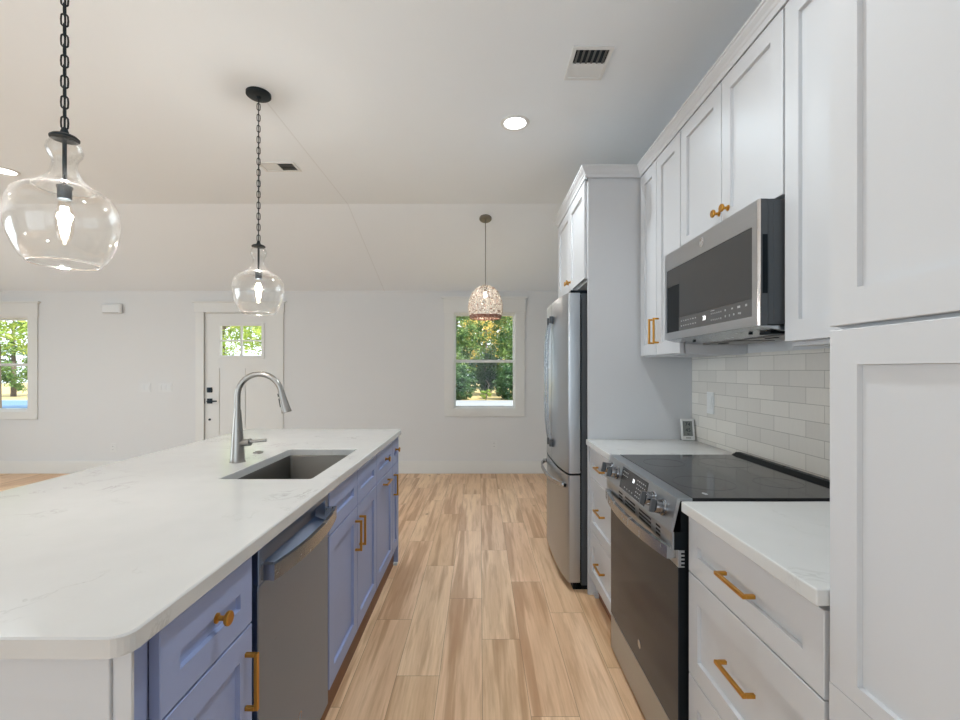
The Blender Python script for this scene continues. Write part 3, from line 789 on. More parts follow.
    for i in range(n):
        f = i / (n - 1); y = y0 + 0.018 + f * (y1 - y0 - 0.036); b = 0.034 * (1 - (2 * f - 1) ** 2)
        x = 0.602 - b
        rings.append([(x, y, 0.722), (x + 0.014, y, 0.722), (x + 0.014, y, 0.762), (x, y, 0.762)])
    m.loft(rings)
    for ya in (y0 + 0.0195, y1 - 0.0435): m.box(0.6155, xd + 0.001, ya, ya + 0.024, 0.7225, 0.7615)
    m.build('handle', 'steelf', door, True)
    # drawer
    m = MB(); m.box(xd + 0.001, 0.6665, y0 + 0.002, y1 - 0.002, -0.006, 0.1575, bev=0.0015); m.build('storage_drawer', 'steelv', root)
cooking_range()

# ================================================================== FRIDGE
def fridge():
    y0, y1 = 2.800, 3.705; yc = (y0 + y1) / 2
    root = thing('refrigerator', (0.95, yc, F), 'stainless french door refrigerator with bottom freezer drawer', 'refrigerator')
    m = MB(); m.box(0.622, XW - 0.03, y0 + 0.006, y1 - 0.006, 0.010, 1.800); m.build('body', 'darkgrey', root)
    m = MB(); m.box(0.575, 0.621, y0 + 0.03, y1 - 0.03, F, 0.034); m.box(0.60, 1.2, y0 + 0.03, y1 - 0.03, F, 0.0095); m.build('base_grille', 'black', root)
    def fx(y):
        f = (y - yc) / ((y1 - y0) / 2); return 0.511 + 0.032 * abs(f) ** 3
    def slab(a, b, z0, z1, n=14):
        pts = []
        r = 0.010
        for i in range(n + 1):
            y = a + (b - a) * i / n
            e = min(y - a, b - y)
            pts.append((fx(y) + (r * (1 - math.sqrt(max(0, 1 - (1 - e / r) ** 2))) if e < r else 0), y))
        pts = [(pts[0][0], a)] + [(fx(a + r * k) + r * (1 - math.sqrt(1 - (1 - k) ** 2)), a + r * k) for k in (0.15, 0.4, 0.7)] + [(fx(a + (b - a) * i / n), a + (b - a) * i / n) for i in range(1, n)] + \
              [(fx(b - r * k) + r * (1 - math.sqrt(1 - (1 - k) ** 2)), b - r * k) for k in (0.7, 0.4, 0.15)] + [(pts[-1][0], b)]
        poly = pts + [(0.612, b), (0.612, a)]
        m = MB(); m.prism(poly, lambda u, v, t: (u, v, t), z0, z1); return m
    def gasket(parent, a, b, z0, z1):
        m = MB(); m.box(0.6125, 0.6215, a + 0.012, b - 0.012, z0 + 0.01, z1 - 0.01); m.build('gasket', 'black', parent)
    def bow_v(parent, y, z0, z1):
        m = MB(); n = 31; rings = []; hw = 0.011
        for i in range(n):
            f = i / (n - 1); z = z0 + f * (z1 - z0); b = 0.016 + 0.032 * (1 - (2 * f - 1) ** 4)
            x = fx(y) - b
            rings.append([(x, y - hw, z), (x + 0.015, y - hw, z), (x + 0.015, y + hw, z), (x, y + hw, z)])
        m.loft(rings)
        h = m.build('handle', 'steelf', parent, True)
        for za in (z0 - 0.004, z1 - 0.046):
            m = MB(); m.box(fx(y) - 0.027, fx(y) + 0.001, y - hw - 0.001, y + hw + 0.001, za, za + 0.05, bev=0.002); m.build('handle_mount', 'darkgrey', parent)
    d = slab(y0, yc - 0.002, 0.697, 1.802).build('door', 'steelv', root, True); gasket(d, y0, yc, 0.697, 1.802); bow_v(d, yc - 0.05, 0.80, 1.700)
    d = slab(yc + 0.002, y1, 0.697, 1.802).build('door', 'steelv', root, True); gasket(d, yc, y1, 0.697, 1.802); bow_v(d, yc + 0.05, 0.80, 1.700)
    d = slab(y0, y1, 0.030, 0.684, 26).build('freezer_drawer', 'steelv', root, True); gasket(d, y0, y1, 0.03, 0.684)
    m = MB(); n = 31; rings = []
    for i in range(n):
        f = i / (n - 1); y = y0 + 0.05 + f * (y1 - y0 - 0.10); x = fx(y) - 0.012 - 0.045 * (1 - (2 * f - 1) ** 4)
        rings.append([(x, y, 0.600), (x + 0.012, y, 0.600), (x + 0.012, y, 0.626), (x, y, 0.626)])
    m.loft(rings)
    for y in (y0 + 0.05, y1 - 0.09): m.box(fx(y) - 0.022, fx(y) + 0.004, y, y + 0.04, 0.601, 0.625, bev=0.002)
    m.build('handle', 'steelf', d, True)
    m = MB(); m.box(0.560, 0.70, y0 + 0.02, y0 + 0.09, 1.8025, 1.822, bev=0.003); m.build('hinge_cover', 'black', root)
    m = MB(); m.box(0.560, 0.70, y1 - 0.09, y1 - 0.02, 1.8025, 1.822, bev=0.003); m.build('hinge_cover', 'black', root)
    for y in (y0 + 0.06, y1 - 0.06):
        m = MB(); m.cyl((0.60, y, F), (0.60, y, 0.02), 0.016, seg=12); m.build('foot', 'black', root)
fridge()

# ================================================================== ISLAND (fronts face +X)
LX = -0.571
def lfront(m, y0, y1, z0, z1, **k): return m.shaker((LX - 0.02, y0, z0), (0, 1, 0), (0, 0, 1), (1, 0, 0), y1 - y0, z1 - z0, **k)
IXB = -1.20
def island_base(name, y0, y1, label, fronts):
    root = thing(name, ((LX + IXB) / 2, (y0 + y1) / 2, F), label, 'cabinet', 'blue base cabinets of the island')
    if name == 'sink_cabinet':
        for nm, bx in (('side_wall', (IXB, LX - 0.030, y0, y0 + 0.016, 0.085, 0.878)), ('side_wall', (IXB, LX - 0.030, y1 - 0.016, y1, 0.085, 0.878)),
                       ('back_wall', (IXB, IXB + 0.012, y0 + 0.0165, y1 - 0.0165, 0.085, 0.878)), ('front_rail', (LX - 0.046, LX - 0.030, y0 + 0.0165, y1 - 0.0165, 0.085, 0.878)),
                       ('cabinet_floor', (IXB + 0.0125, LX - 0.0465, y0 + 0.0165, y1 - 0.0165, 0.085, 0.103))):
            m = MB(); m.box(*bx); m.build(nm, 'blue', root)
    else:
        m = MB(); m.box(IXB, LX - 0.030, y0, y1, 0.085, 0.878); m.build('carcass', 'blue', root)
    if y0 < 0.8:
        m = MB(); m.box(LX - 0.0295, LX - 0.0205, y0, 0.8145, 0.085, 0.878); m.build('filler_strip', 'blue', root)
    m = MB(); m.box(LX - 0.048, LX - 0.0305, y0, y1, F, 0.0845); m.build('toe_kick', 'toe', root)
    for kind, a, b, hw in fronts:
        if kind == 'drawer':
            m = MB(); lfront(m, a + G, b - G, 0.701, 0.864, bottom=0.058, top=0.068, stile=0.055); d = m.build('drawer' if hw else 'false_front', 'blue', root)
            if hw == 'knob': knob(d, (LX, (a + b) / 2 + 0.01, 0.792), (1, 0, 0))
        else:
            m = MB(); lfront(m, a + G, b - G, 0.115, 0.696, stile=0.058, rail=0.062); d = m.build('door', 'blue', root)
            if hw == 'far': pull('pull', d, (LX, b - 0.036, 0.572), (0, 0, 1), (1, 0, 0), 0.140)
            elif hw == 'near': pull('pull', d, (LX, a + 0.036, 0.572), (0, 0, 1), (1, 0, 0), 0.140)
            elif hw == 'top': pull('pull', d, (LX, (a + b) / 2, 0.655), (0, 1, 0), (1, 0, 0), 0.140)
    return root
island_base('base_cabinet', 0.752, 1.1515, 'blue island cabinet with round knob nearest the camera', [('drawer', 0.815, 1.1505, 'knob'), ('door', 0.815, 1.1505, 'far')])
island_base('sink_cabinet', 1.735, 2.532, 'blue two door island cabinet under the sink', [('drawer', 1.735, 2.1335, None), ('drawer', 2.1335, 2.532, None), ('door', 1.735, 2.1335, 'far'), ('door', 2.1335, 2.532, 'near')])
island_base('base_cabinet', 2.534, 2.988, 'blue island cabinet with a horizontal pull, just beyond the sink', [('drawer', 2.534, 2.988, 'knob'), ('door', 2.534, 2.988, 'top')])
island_base('base_cabinet', 2.990, 3.190, 'narrow blue cabinet at the far end of the island', [('drawer', 2.990, 3.190, 'knob'), ('door', 2.990, 3.190, 'near')])
m = MB(); m.box(IXB, LX - 0.001, 3.1915, 3.212, F + 0.018, 0.878, bev=0.001)
tag(m.build('island_side_panel', 'blue'), 'blue panel closing the far end of the island', 'cabinet panel')
m = MB(); m.box(LX - 0.05, LX - 0.004, 3.17, 3.224, F, F + 0.017, bev=0.003)
tag(m.build('skirting_block', 'white'), 'small white skirting block at the far foot of the island', 'skirting block')
# white near end panel with corner post, and seating-side back panel
root = thing('island_end_panel', (-0.93, 0.76, F), 'white framed panel on the near end of the island', 'cabinet panel')
m = MB(); m.shaker((-0.597, 0.7505, F), (-1, 0, 0), (0, 0, 1), (0, -1, 0), 0.703, 0.905, t=0.0125, stile=0.048, top=0.082, bottom=0.12, rec=0.008); m.build('panel', 'white', root)
m = MB(); m.box(-0.5969, -0.566, 0.7435, 0.7500, F, 0.880, bev=0.001); m.build('corner_post', 'white', root)
m = MB(); m.box(-1.30, IXB - 0.001, 0.752, 3.212, F, 0.880)
tag(m.build('island_back_panel', 'white'), 'white panel along the seating side of the island', 'cabinet panel')

# island worktop with sink cut-out
SX0, SX1, SY0, SY1 = -1.000, -0.646, 1.748, 2.412
def rrect(x0, x1, y0, y1, r, seg=6):
    pts = []
    for cx, cy, a0 in ((x1 - r, y1 - r, 0), (x0 + r, y1 - r, 90), (x0 + r, y0 + r, 180), (x1 - r, y0 + r, 270)):
        for k in range(seg + 1):
            a = math.radians(a0 + 90 * k / seg); pts.append((cx + r * math.cos(a), cy + r * math.sin(a)))
    return pts
def island_top():
    m = MB(); bm = m.bm
    outer = rrect(-1.645, -0.551, 0.711, 3.235, 0.032); inner = rrect(SX0, SX1, SY0, SY1, 0.012)
    e = 0.003; z1, z0 = 0.914, 0.881
    def inset(x0, x1, y0, y1, r, d): return rrect(x0 + d, x1 - d, y0 + d, y1 - d, max(0.001, r - d))
    n = len(outer)
    oi = inset(-1.645, -0.551, 0.711, 3.235, 0.032, e)
    io = inset(SX0, SX1, SY0, SY1, 0.012, -e)
    R = [[bm.verts.new((x, y, z)) for x, y in P] for P, z in
         ((inner, z0), (outer, z0), (outer, z1 - e), (oi, z1), (io, z1), (inner, z1 - e))]
    for i in range(6):
        a, b = R[i], R[(i + 1) % 6]
        for k in range(n): bm.faces.new((a[k], a[(k + 1) % n], b[(k + 1) % n], b[k]))
    o = m.build('island_worktop', 'quartz')
    tag(o, 'large white quartz island worktop with a sink cut-out', 'worktop')
island_top()
# sink
def sink():
    root = thing('sink', ((SX0 + SX1) / 2, (SY0 + SY1) / 2, 0.66), 'stainless undermount sink in the island', 'sink')
    m = MB(); bm = m.bm
    a = 0.004
    def ring(d, r, z): return [bm.verts.new((x, y, z)) for x, y in rrect(SX0 - d, SX1 + d, SY0 - d, SY1 + d, r)]
    L = [ring(0.012, 0.02, 0.8805), ring(0.002, 0.014, 0.8805), ring(-0.002, 0.016, 0.872), ring(-0.006, 0.018, 0.700), ring(-0.020, 0.02, 0.682), ring(-0.05, 0.02, 0.678),
         ]
    for p, q in zip(L, L[1:]):
        n = len(p)
        for k in range(n): bm.faces.new((p[k], p[(k + 1) % n], q[(k + 1) % n], q[k]))
    bm.faces.new(L[-1])
    # outer shell
    K = [ring(0.012, 0.02, 0.8795), ring(0.004, 0.02, 0.878), ring(0.002, 0.02, 0.69), ring(-0.02, 0.02, 0.672)]
    for p, q in zip(K, K[1:]):
        n = len(p)
        for k in range(n): bm.faces.new((p[k], p[(k + 1) % n], q[(k + 1) % n], q[k]))
    bm.faces.new(K[-1])
    n = len(L[0])
    for k in range(n): bm.faces.new((L[0][k], L[0][(k + 1) % n], K[0][(k + 1) % n], K[0][k]))
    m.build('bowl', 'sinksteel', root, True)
    m = MB(); m.lathe([(0.044, 0), (0.044, 0.003), (0.036, 0.003), (0.030, 0.001), (0.0001, 0.001)], ((SX0 + SX1) / 2, 2.08, 0.6783), (0, 0, 1), 28); m.build('drain', 'chrome', root, True)
sink()
# faucet
def faucet():
    x, y, z = -1.100, 2.078, 0.914
    root = thing('faucet', (x, y, z), 'brushed steel gooseneck faucet behind the sink', 'faucet')
    m = MB(); m.lathe([(0.034, 0), (0.034, 0.003), (0.031, 0.006), (0.0285, 0.05), (0.024, 0.12), (0.0185, 0.19), (0.0155, 0.232), (0.0150, 0.236)], (x, y, z), (0, 0, 1), 32); m.build('base', 'faucetsteel', root, True)
    R = 0.100; cz = 1.212
    pts = [(x, y, z + 0.236), (x, y, cz - 0.02)]
    for i in range(0, 25):
        a = math.radians(180 - 165 * i / 24); pts.append((x + R + R * math.cos(a), y, cz + R * math.sin(a)))
    m = MB(); m.tube(pts, 0.0128, 20, up=(0, 1, 0)); m.build('spout', 'faucetsteel', root, True)
    a = math.radians(15); e = Vector((x + R + R * math.cos(a), y, cz + R * math.sin(a))); d = Vector((math.sin(a), 0, -math.cos(a)))
    m = MB(); m.lathe([(0.0135, 0), (0.0140, 0.004), (0.0150, 0.03), (0.020, 0.085), (0.0225, 0.100), (0.0215, 0.104), (0.017, 0.104)], e, d, 28); h = m.build('spray_head', 'faucetsteel', root, True)
    m = MB(); s_ = d.cross(Vector((0, 1, 0)))
    for t0, t1 in ((0.012, 0.026), (0.034, 0.074)):
        p = e + d * t0 + s_ * -0.0 ; 
        nrm = Vector((-math.cos(a), 0, -math.sin(a)))
        m.tube([e + d * t0 + nrm * (0.0145 + t0 * 0.05), e + d * t1 + nrm * (0.0145 + t1 * 0.07)], 0.0045, 10)
    m.build('spray_button', 'black', h, True)
    m = MB(); m.cyl((x + 0.018, y - 0.002, 1.000), (x + 0.062, y - 0.008, 1.004), 0.0165, 0.0165, 20); lv = m.build('valve', 'faucetsteel', root, True)
    m = MB(); m.tube([(x + 0.05, y - 0.008, 1.004), (x + 0.075, y - 0.006, 1.008), (x + 0.130, y + 0.002, 1.011)], [0.0075, 0.0075, 0.0065], 14); m.build('lever', 'faucetsteel', root, True)
faucet()
m = MB(); m.lathe([(0.024, 0), (0.024, 0.004), (0.021, 0.007), (0.014, 0.007), (0.013, 0.010), (0.0001, 0.010)], (-1.115, 2.30, 0.914), (0, 0, 1), 28)
tag(m.build('air_switch', 'faucetsteel', None, True), 'small round steel button in the worktop just behind the faucet', 'button')

# dishwasher
def dishwasher():
    y0, y1 = 1.187, 1.731; xf = -0.574
    root = thing('dishwasher', (-0.88, (y0 + y1) / 2, F), 'stainless dishwasher built into the island', 'dishwasher')
    m = MB(); m.box(IXB, -0.612, 1.155, y1 + 0.001, 0.06, 0.872); m.build('tub', 'black', root)
    m = MB(); m.box(-0.66, -0.64, 1.155, y1 + 0.001, F, 0.0595); m.build('toe_panel', 'black', root)
    m = MB()
    # door with a scooped pocket behind the handle
    m.box(-0.611, xf, y0, y1, 0.070, 0.768, bev=0.003)
    m.shaker((-0.611, y0, 0.7685), (0, 1, 0), (0, 0, 1), (1, 0, 0), y1 - y0, 0.097, t=0.037, stile=0.030, top=0.018, bottom=0.004, rec=0.030, slope=0.022, bev=0.002)
    door = m.build('door', 'dwsteel', root)
    m = MB(); n = 25; rings = []
    for i in range(n):
        f = i / (n - 1); y = y0 + 0.012 + f * (y1 - y0 - 0.024); x = -0.538 + 0.026 * (1 - (2 * f - 1) ** 2)
        rings.append([(x, y, 0.778), (x - 0.011, y, 0.778), (x - 0.011, y, 0.820), (x, y, 0.820)])
    m.loft(rings)
    for ya in (y0 + 0.0135, y1 - 0.0315): m.box(xf - 0.001, -0.5495, ya, ya + 0.018, 0.7785, 0.8195)
    m.build('handle', 'steelf', door, True)
    m = MB(); m.cyl((-0.6, 1.40, 0.845), (-0.5955, 1.40, 0.845), 0.0035, seg=10); m.build('indicator', 'black', door)
    m = MB(); m.lathe([(0.014, 0), (0.015, 0.0008), (0.012, 0.0008), (0.012, 0)], (xf, 1.46, 0.225), (1, 0, 0), 24, True); m.build('round_emblem', 'chrome', door, True)
dishwasher()

# ================================================================== PENDANTS
def globe_profile():
    # (radius, height above the glass bottom)
    P = [(0.086, 0.000), (0.098, 0.012), (0.113, 0.038), (0.126, 0.070), (0.1335, 0.104), (0.1358, 0.130), (0.1345, 0.156), (0.129, 0.182), (0.118, 0.204), (0.101, 0.219), (0.082, 0.226), (0.075, 0.228),
         (0.073, 0.232), (0.062, 0.242), (0.046, 0.258), (0.036, 0.276), (0.031, 0.294), (0.030, 0.306), (0.034, 0.318), (0.0415, 0.330), (0.045, 0.344), (0.042, 0.358), (0.034, 0.370), (0.031, 0.376)]
    return P
def chain_mesh(x, y, z0, z1, pitch=0.0305):
    m = MB(); n = max(1, int(round((z1 - z0) / pitch))); pitch = (z1 - z0) / n
    for i in range(n):
        zc = z0 + (i + 0.5) * pitch; hl = pitch * 0.5 + 0.0035; hw = 0.0085; ang = math.pi / 2 * (i % 2) + 0.5
        cx, sx = math.cos(ang), math.sin(ang); pts = []
        for k in range(14):
            a = 2 * math.pi * k / 14
            u = hw * math.cos(a); v = (hl - hw) * (1 if math.sin(a) > 0.01 else -1 if math.sin(a) < -0.01 else 0) + hw * math.sin(a)
            pts.append((x + u * cx, y + u * sx, zc + v))
        m.tube(pts, 0.0025, 6, closed=True, up=(sx, -cx, 0.01))
    m.tube([(x, y, z0), (x + 0.002, y, (z0 + z1) / 2), (x, y, z1)], 0.0028, 6)
    return m
def glass_pendant(y, label):
    x = -1.257; zc = ceil_z(y); zb = 1.650; zt = zb + 0.378
    root = thing('pendant_light', (x, y, zc), label, 'pendant light', 'glass pendants over the island')
    nrm = ceil_n(y)
    m = MB(); m.lathe([(0.066, 0), (0.066, 0.014), (0.060, 0.019), (0.014, 0.021), (0.012, 0.034)], (x, y, zc), -nrm, 32); m.build('canopy', 'blackmetal', root, True)
    chain_mesh(x, y, zt + 0.034, zc - 0.030).build('chain', 'blackmetal', root, True)
    m = MB(); m.lathe([(0.036, 0), (0.0365, 0.004), (0.030, 0.010), (0.012, 0.016), (0.008, 0.03), (0.004, 0.036)], (x, y, zt), (0, 0, 1), 28); m.build('cap', 'blackmetal', root, True)
    P = globe_profile(); th = 0.003
    prof = [(r, h + zb) for r, h in P] + [(r - th, h + zb) for r, h in reversed(P)]
    m = MB(); m.lathe(prof, (x, y, 0), (0, 0, 1), 56, True); g = m.build('glass_shade', 'globe', root, True, False)
    m = MB(); m.tube([(x + (P[0][0] - 0.0015) * math.cos(2 * math.pi * k / 48), y + (P[0][0] - 0.0015) * math.sin(2 * math.pi * k / 48), zb + 0.001) for k in range(48)], 0.0026, 8, closed=True); m.build('rolled_rim', 'globerim', g, True)
    m = MB(); m.tube([(x + 0.0735 * math.cos(2 * math.pi * k / 48), y + 0.0735 * math.sin(2 * math.pi * k / 48), zb + 0.229) for k in range(48)], 0.0030, 8, closed=True); m.build('shoulder_bead', 'globerim', g, True)
    m = MB(); m.cyl((x, y, zb + 0.225), (x, y, zt), 0.0055, seg=14); m.lathe([(0.0055, 0.238), (0.020, 0.236), (0.020, 0.230), (0.0175, 0.230), (0.0175, 0.196), (0.015, 0.194)], (x, y, zb), (0, 0, 1), 24); m.build('stem', 'blackmetal', root, True)
    m = MB(); m.lathe([(0.012, 0.196), (0.0135, 0.186), (0.019, 0.165), (0.0225, 0.135), (0.0215, 0.105), (0.016, 0.080), (0.010, 0.066), (0.0035, 0.058), (0.0001, 0.057)], (x, y, zb), (0, 0, 1), 24); b = m.build('bulb', 'bulbglass', root, True)
    m = MB()
    for k in range(6):
        a = 2 * math.pi * k / 6
        m.tube([(x + 0.006 * math.cos(a), y + 0.006 * math.sin(a), zb + 0.172), (x + 0.0105 * math.cos(a + 0.4), y + 0.0105 * math.sin(a + 0.4), zb + 0.13), (x + 0.006 * math.cos(a + 0.8), y + 0.006 * math.sin(a + 0.8), zb + 0.092)], 0.0042, 6)
    m.build('filament', 'bulb', b, True)
    l = bpy.data.lights.new('bulb_light', 'POINT'); l.energy = 15.0; l.color = (1.0, 0.975, 0.94); l.shadow_soft_size = 0.02
    lo = bpy.data.objects.new('bulb_light', l); COL.objects.link(lo); lo.location = (x, y, zb + 0.13); attach(lo, b)
    return root
glass_pendant(1.386, 'clear glass jug pendant on a black chain over the near end of the island')
glass_pendant(2.60, 'clear glass jug pendant on a black chain beyond the sink')

def beaded_pendant():
    x, y = 0.0545, 4.535; zc = ceil_z(y); zb, zt = 1.842, 2.165; R = 0.169
    root = thing('beaded_pendant', (x, y, zc), 'beaded dome pendant hanging in front of the far window', 'pendant light')
    nrm = ceil_n(y)
    m = MB(); m.lathe([(0.061, 0), (0.061, 0.012), (0.056, 0.018), (0.010, 0.020), (0.006, 0.034)], (x, y, zc), -nrm, 28); m.build('canopy', 'greymetal', root, True)
    m = MB(); m.cyl((x, y, zt - 0.01), (x, y, zc - 0.02), 0.0035, seg=10); m.build('rod', 'greymetal', root)
    H = zt - zb
    def rad(f): # f 0 bottom .. 1 top
        return R * (0.86 + 0.14 * math.sin(math.pi * min(1, f / 0.62))) if f < 0.31 else R * math.sqrt(max(0.0, 1 - ((f - 0.31) / 0.70) ** 2))
    # wire ribs
    m = MB(); nr = 24
    for k in range(nr):
        a = 2 * math.pi * k / nr
        m.tube([(x + rad(f) * math.cos(a), y + rad(f) * math.sin(a), zb + f * H) for f in [i / 14 for i in range(15)]], 0.0014, 5)
    m.build('wire_frame', 'bead_b', root)
    random.seed(11)
    ma, mb = MB(), MB()
    rows = 24
    for i in range(rows):
        f = (i + 0.5) / rows; r = rad(f); n = max(3, int(2 * math.pi * r / 0.0180))
        for k in range(n):
            if random.random() < 0.10: continue
            a = 2 * math.pi * (k + random.uniform(-0.3, 0.3)) / n; rr = random.uniform(0.0058, 0.0082)
            q = random.choice((ma, ma, ma, ma, mb))
            c = (x + r * math.cos(a), y + r * math.sin(a), zb + f * H + random.uniform(-0.004, 0.004))
            mat = Matrix.Translation(c) @ Matrix.Scale(rr, 4)
            bmesh.ops.create_icosphere(q.bm, subdivisions=1, radius=1.0, matrix=mat)
    def raw(mb_, name, mat):
        me = bpy.data.meshes.new(name); mb_.bm.to_mesh(me); mb_.bm.free(); me.materials.append(M[mat])
        me.polygons.foreach_set('use_smooth', [True] * len(me.polygons))
        o = bpy.data.objects.new(name, me); COL.objects.link(o); attach(o, root); o['kind'] = 'stuff'; return o
    raw(ma, 'cream_beads', 'bead_a'); raw(mb, 'tan_beads', 'bead_b')
    m = MB()
    for j, dz in enumerate((0.0, 0.011, 0.022)):
        rr = rad(dz / H) + 0.003
        m.tube([(x + rr * math.cos(2 * math.pi * k / 40), y + rr * math.sin(2 * math.pi * k / 40), zb + dz + 0.002 * math.sin(k * 2.4 + j)) for k in range(40)], 0.0058, 6, closed=True)
    m.build('rim_band', 'rim', root, True)
    m = MB(); m.lathe([(0.014, 0), (0.014, -0.05), (0.0135, -0.052)], (x, y, zt - 0.01), (0, 0, 1), 16); m.build('socket', 'greymetal', root, True)
    m = MB(); m.lathe([(0.010, -0.055), (0.016, -0.075), (0.019, -0.092), (0.015, -0.106), (0.0001, -0.112)], (x, y, zt - 0.01), (0, 0, 1), 20); b = m.build('bulb', 'bulbsoft', root, True)
    l = bpy.data.lights.new('bulb_light', 'POINT'); l.energy = 1.2; l.color = (1.0, 0.93, 0.86); l.shadow_soft_size = 0.02
    lo = bpy.data.objects.new('bulb_light', l); COL.objects.link(lo); lo.location = (x, y, zt - 0.15); attach(lo, b)
beaded_pendant()

# ================================================================== RECESSED LIGHTS, VENTS
nC = Vector((0, 0, 1))
def on_ceiling(x, y): return Vector((x, y, ceil_z(y)))
def can_light(x, y):
    l = bpy.data.lights.new('can_light', 'AREA'); l.shape = 'DISK'; l.size = 0.13; l.energy = CAN_WATTS; l.color = (0.88, 0.958, 1.0); l.spread = math.radians(140)
    lo = bpy.data.objects.new('can_light', l); COL.objects.link(lo); lo.location = on_ceiling(x, y) - nC * 0.004
    lo.rotation_euler = (-nC).to_track_quat('-Z', 'Y').to_euler(); return lo
def recessed(x, y, label, group='recessed ceiling lights'):
    root = thing('recessed_light', on_ceiling(x, y), label, 'ceiling light', group)
    m = MB(); m.lathe([(0.069, 0.0), (0.069, 0.004), (0.074, 0.007), (0.090, 0.004), (0.092, 0.0)], on_ceiling(x, y), -nC, 40, True); m.build('trim_ring', 'plastic', root, True)
    m = MB(); m.lathe([(0.069, 0.0005), (0.069, 0.002), (0.0001, 0.0022)], on_ceiling(x, y), -nC, 40); ln = m.build('lens', 'lamp', root)
    attach(can_light(x, y), ln)
    return root
recessed(0.2225, 2.91, 'round recessed ceiling light over the aisle beside the vent')
recessed(-3.75, 3.613, 'round recessed ceiling light at the left edge beyond the near glass pendant')
for (x, y) in ((0.245, 1.20), (-3.75, 1.20), (-6.3, 3.613), (-6.3, 1.20)):   # the rest of the rows, out of the picture
    can_light(x, y)

def ceiling_basis(x, y):
    # U along +X, V along the slope (+Y), W away from the ceiling (down)
    V = Vector((0, 1, 0)); return on_ceiling(x, y), Vector((1, 0, 0)), V, -nC
def vent(x, y, wx, wy, split, label, nslat):
    O, U, V, W = ceiling_basis(x, y)
    root = thing('ceiling_vent', O, label, 'vent', 'ceiling air vents')
    def B(m, u0, u1, v0, v1, d0, d1):
        m.loft([[O + U * u + V * v + W * d0 for u, v in ((u0, v0), (u1, v0), (u1, v1), (u0, v1))], [O + U * u + V * v + W * d1 for u, v in ((u0, v0), (u1, v0), (u1, v1), (u0, v1))]])
    hx, hy, f = wx / 2, wy / 2, 0.018
    m = MB(); B(m, -hx, hx, -hy, -hy + f, 0, 0.007); B(m, -hx, hx, hy - f, hy, 0, 0.007); B(m, -hx, -hx + f, -hy + f, hy - f, 0, 0.007); B(m, hx - f, hx, -hy + f, hy - f, 0, 0.007)
    if split == 'v': B(m, -hx + f, hx - f, -0.006, 0.006, 0, 0.0065)
    else: B(m, -0.005, 0.005, -hy + f, hy - f, 0, 0.0065)
    m.build('frame', 'plastic', root)
    m = MB(); B(m, -hx + f, hx - f, -hy + f, hy - f, 0.0002, 0.0008); m.build('backing', 'black', root)
    def slat(m, u0, u1, v0, v1, tilt):  # thin tilted louvre
        a, b = ((u0, 0.001 if tilt > 0 else 0.006), (u1, 0.006 if tilt > 0 else 0.001))
        pts = [O + U * a[0] + V * v0 + W * a[1], O + U * b[0] + V * v0 + W * b[1], O + U * b[0] + V * v1 + W * b[1], O + U * a[0] + V * v1 + W * a[1]]
        m.loft([pts, [p + W * 0.0006 for p in pts]])
    if split == 'v':
        for s_ in range(nslat):   # near half: open louvres across X
            u = -hx + f + (wx - 2 * f) * (s_ + 0.35) / nslat
            m = MB(); B(m, u, u + (wx - 2 * f) / nslat * 0.34, -hy + f, -0.006, 0.001, 0.006); m.build('louvre', 'greymetal', root)  # louvres greyed to give this half its dark look
        m = MB(); B(m, -hx + f, hx - f, 0.006, hy - f, 0.0012, 0.003); m.build('louvre_face', 'plastic', root)  # flat pale plate in place of louvres tilted the other way
    else:
        for s_ in range(nslat):
            v = -hy + f + (wy - 2 * f) * (s_ + 0.35) / nslat
            m = MB(); B(m, 0.005, hx - f, v, v + (wy - 2 * f) / nslat * 0.3, 0.001, 0.003); m.build('louvre', 'greymetal', root)  # grey colour makes this half look dark
        m = MB(); B(m, -hx + f, -0.005, -hy + f, hy - f, 0.0012, 0.003); m.build('louvre_face', 'plastic', root)  # pale plate stands for the oppositely tilted louvres
vent(0.553, 2.345, 0.200, 0.252, 'v', 'square white ceiling vent with dark louvres above the kitchen aisle', 6)
vent(-1.547, 3.533, 0.281, 0.160, 'u', 'small oblong ceiling vent next to the second glass pendant', 5)

# ================================================================== WALL FITTINGS
def plate(x0, x1, z0, z1, label, cat, name, gangs, group=None, toggles=True):
    root = thing(name, ((x0 + x1) / 2, YB, (z0 + z1) / 2), label, cat, group)
    m = MB(); m.box(x0, x1, YB - 0.006, YB, z0, z1, bev=0.002); m.build('cover_plate', 'plastic', root)
    for g in range(gangs):
        cx = x0 + (x1 - x0) * (g + 0.5) / gangs; cz = (z0 + z1) / 2
        if toggles:
            m = MB(); m.box(cx - 0.0165, cx + 0.0165, YB - 0.010, YB - 0.0055, cz - 0.033, cz + 0.033, bev=0.0015); m.build('rocker', 'plastic', root)
        else:
            for dz in (-0.02, 0.02):
                m = MB(); m.box(cx - 0.017, cx + 0.017, YB - 0.0085, YB - 0.0055, cz + dz - 0.014, cz + dz + 0.014, bev=0.001); s_ = m.build('socket_face', 'plastic', root)
                m = MB()
                for dx in (-0.006, 0.006): m.box(cx + dx - 0.0012, cx + dx + 0.0012, YB - 0.009, YB - 0.0084, cz + dz - 0.004, cz + dz + 0.006)
                m.build('slot_pair', 'darkgrey', s_)
plate(-4.445, -4.310, 1.040, 1.158, 'white double switch plate, the one farther from the front door', 'light switch', 'light_switch', 2)
plate(-4.212, -4.030, 1.040, 1.158, 'white triple switch plate, the one nearer the front door', 'light switch', 'light_switch', 3)
plate(-4.842, -4.765, 0.250, 0.370, 'white outlet low on the far wall under the chime box', 'outlet', 'wall_outlet', 1, toggles=False)
plate(0.145, 0.222, 0.290, 0.410, 'white outlet below the window beside the fridge', 'outlet', 'wall_outlet', 1, toggles=False)
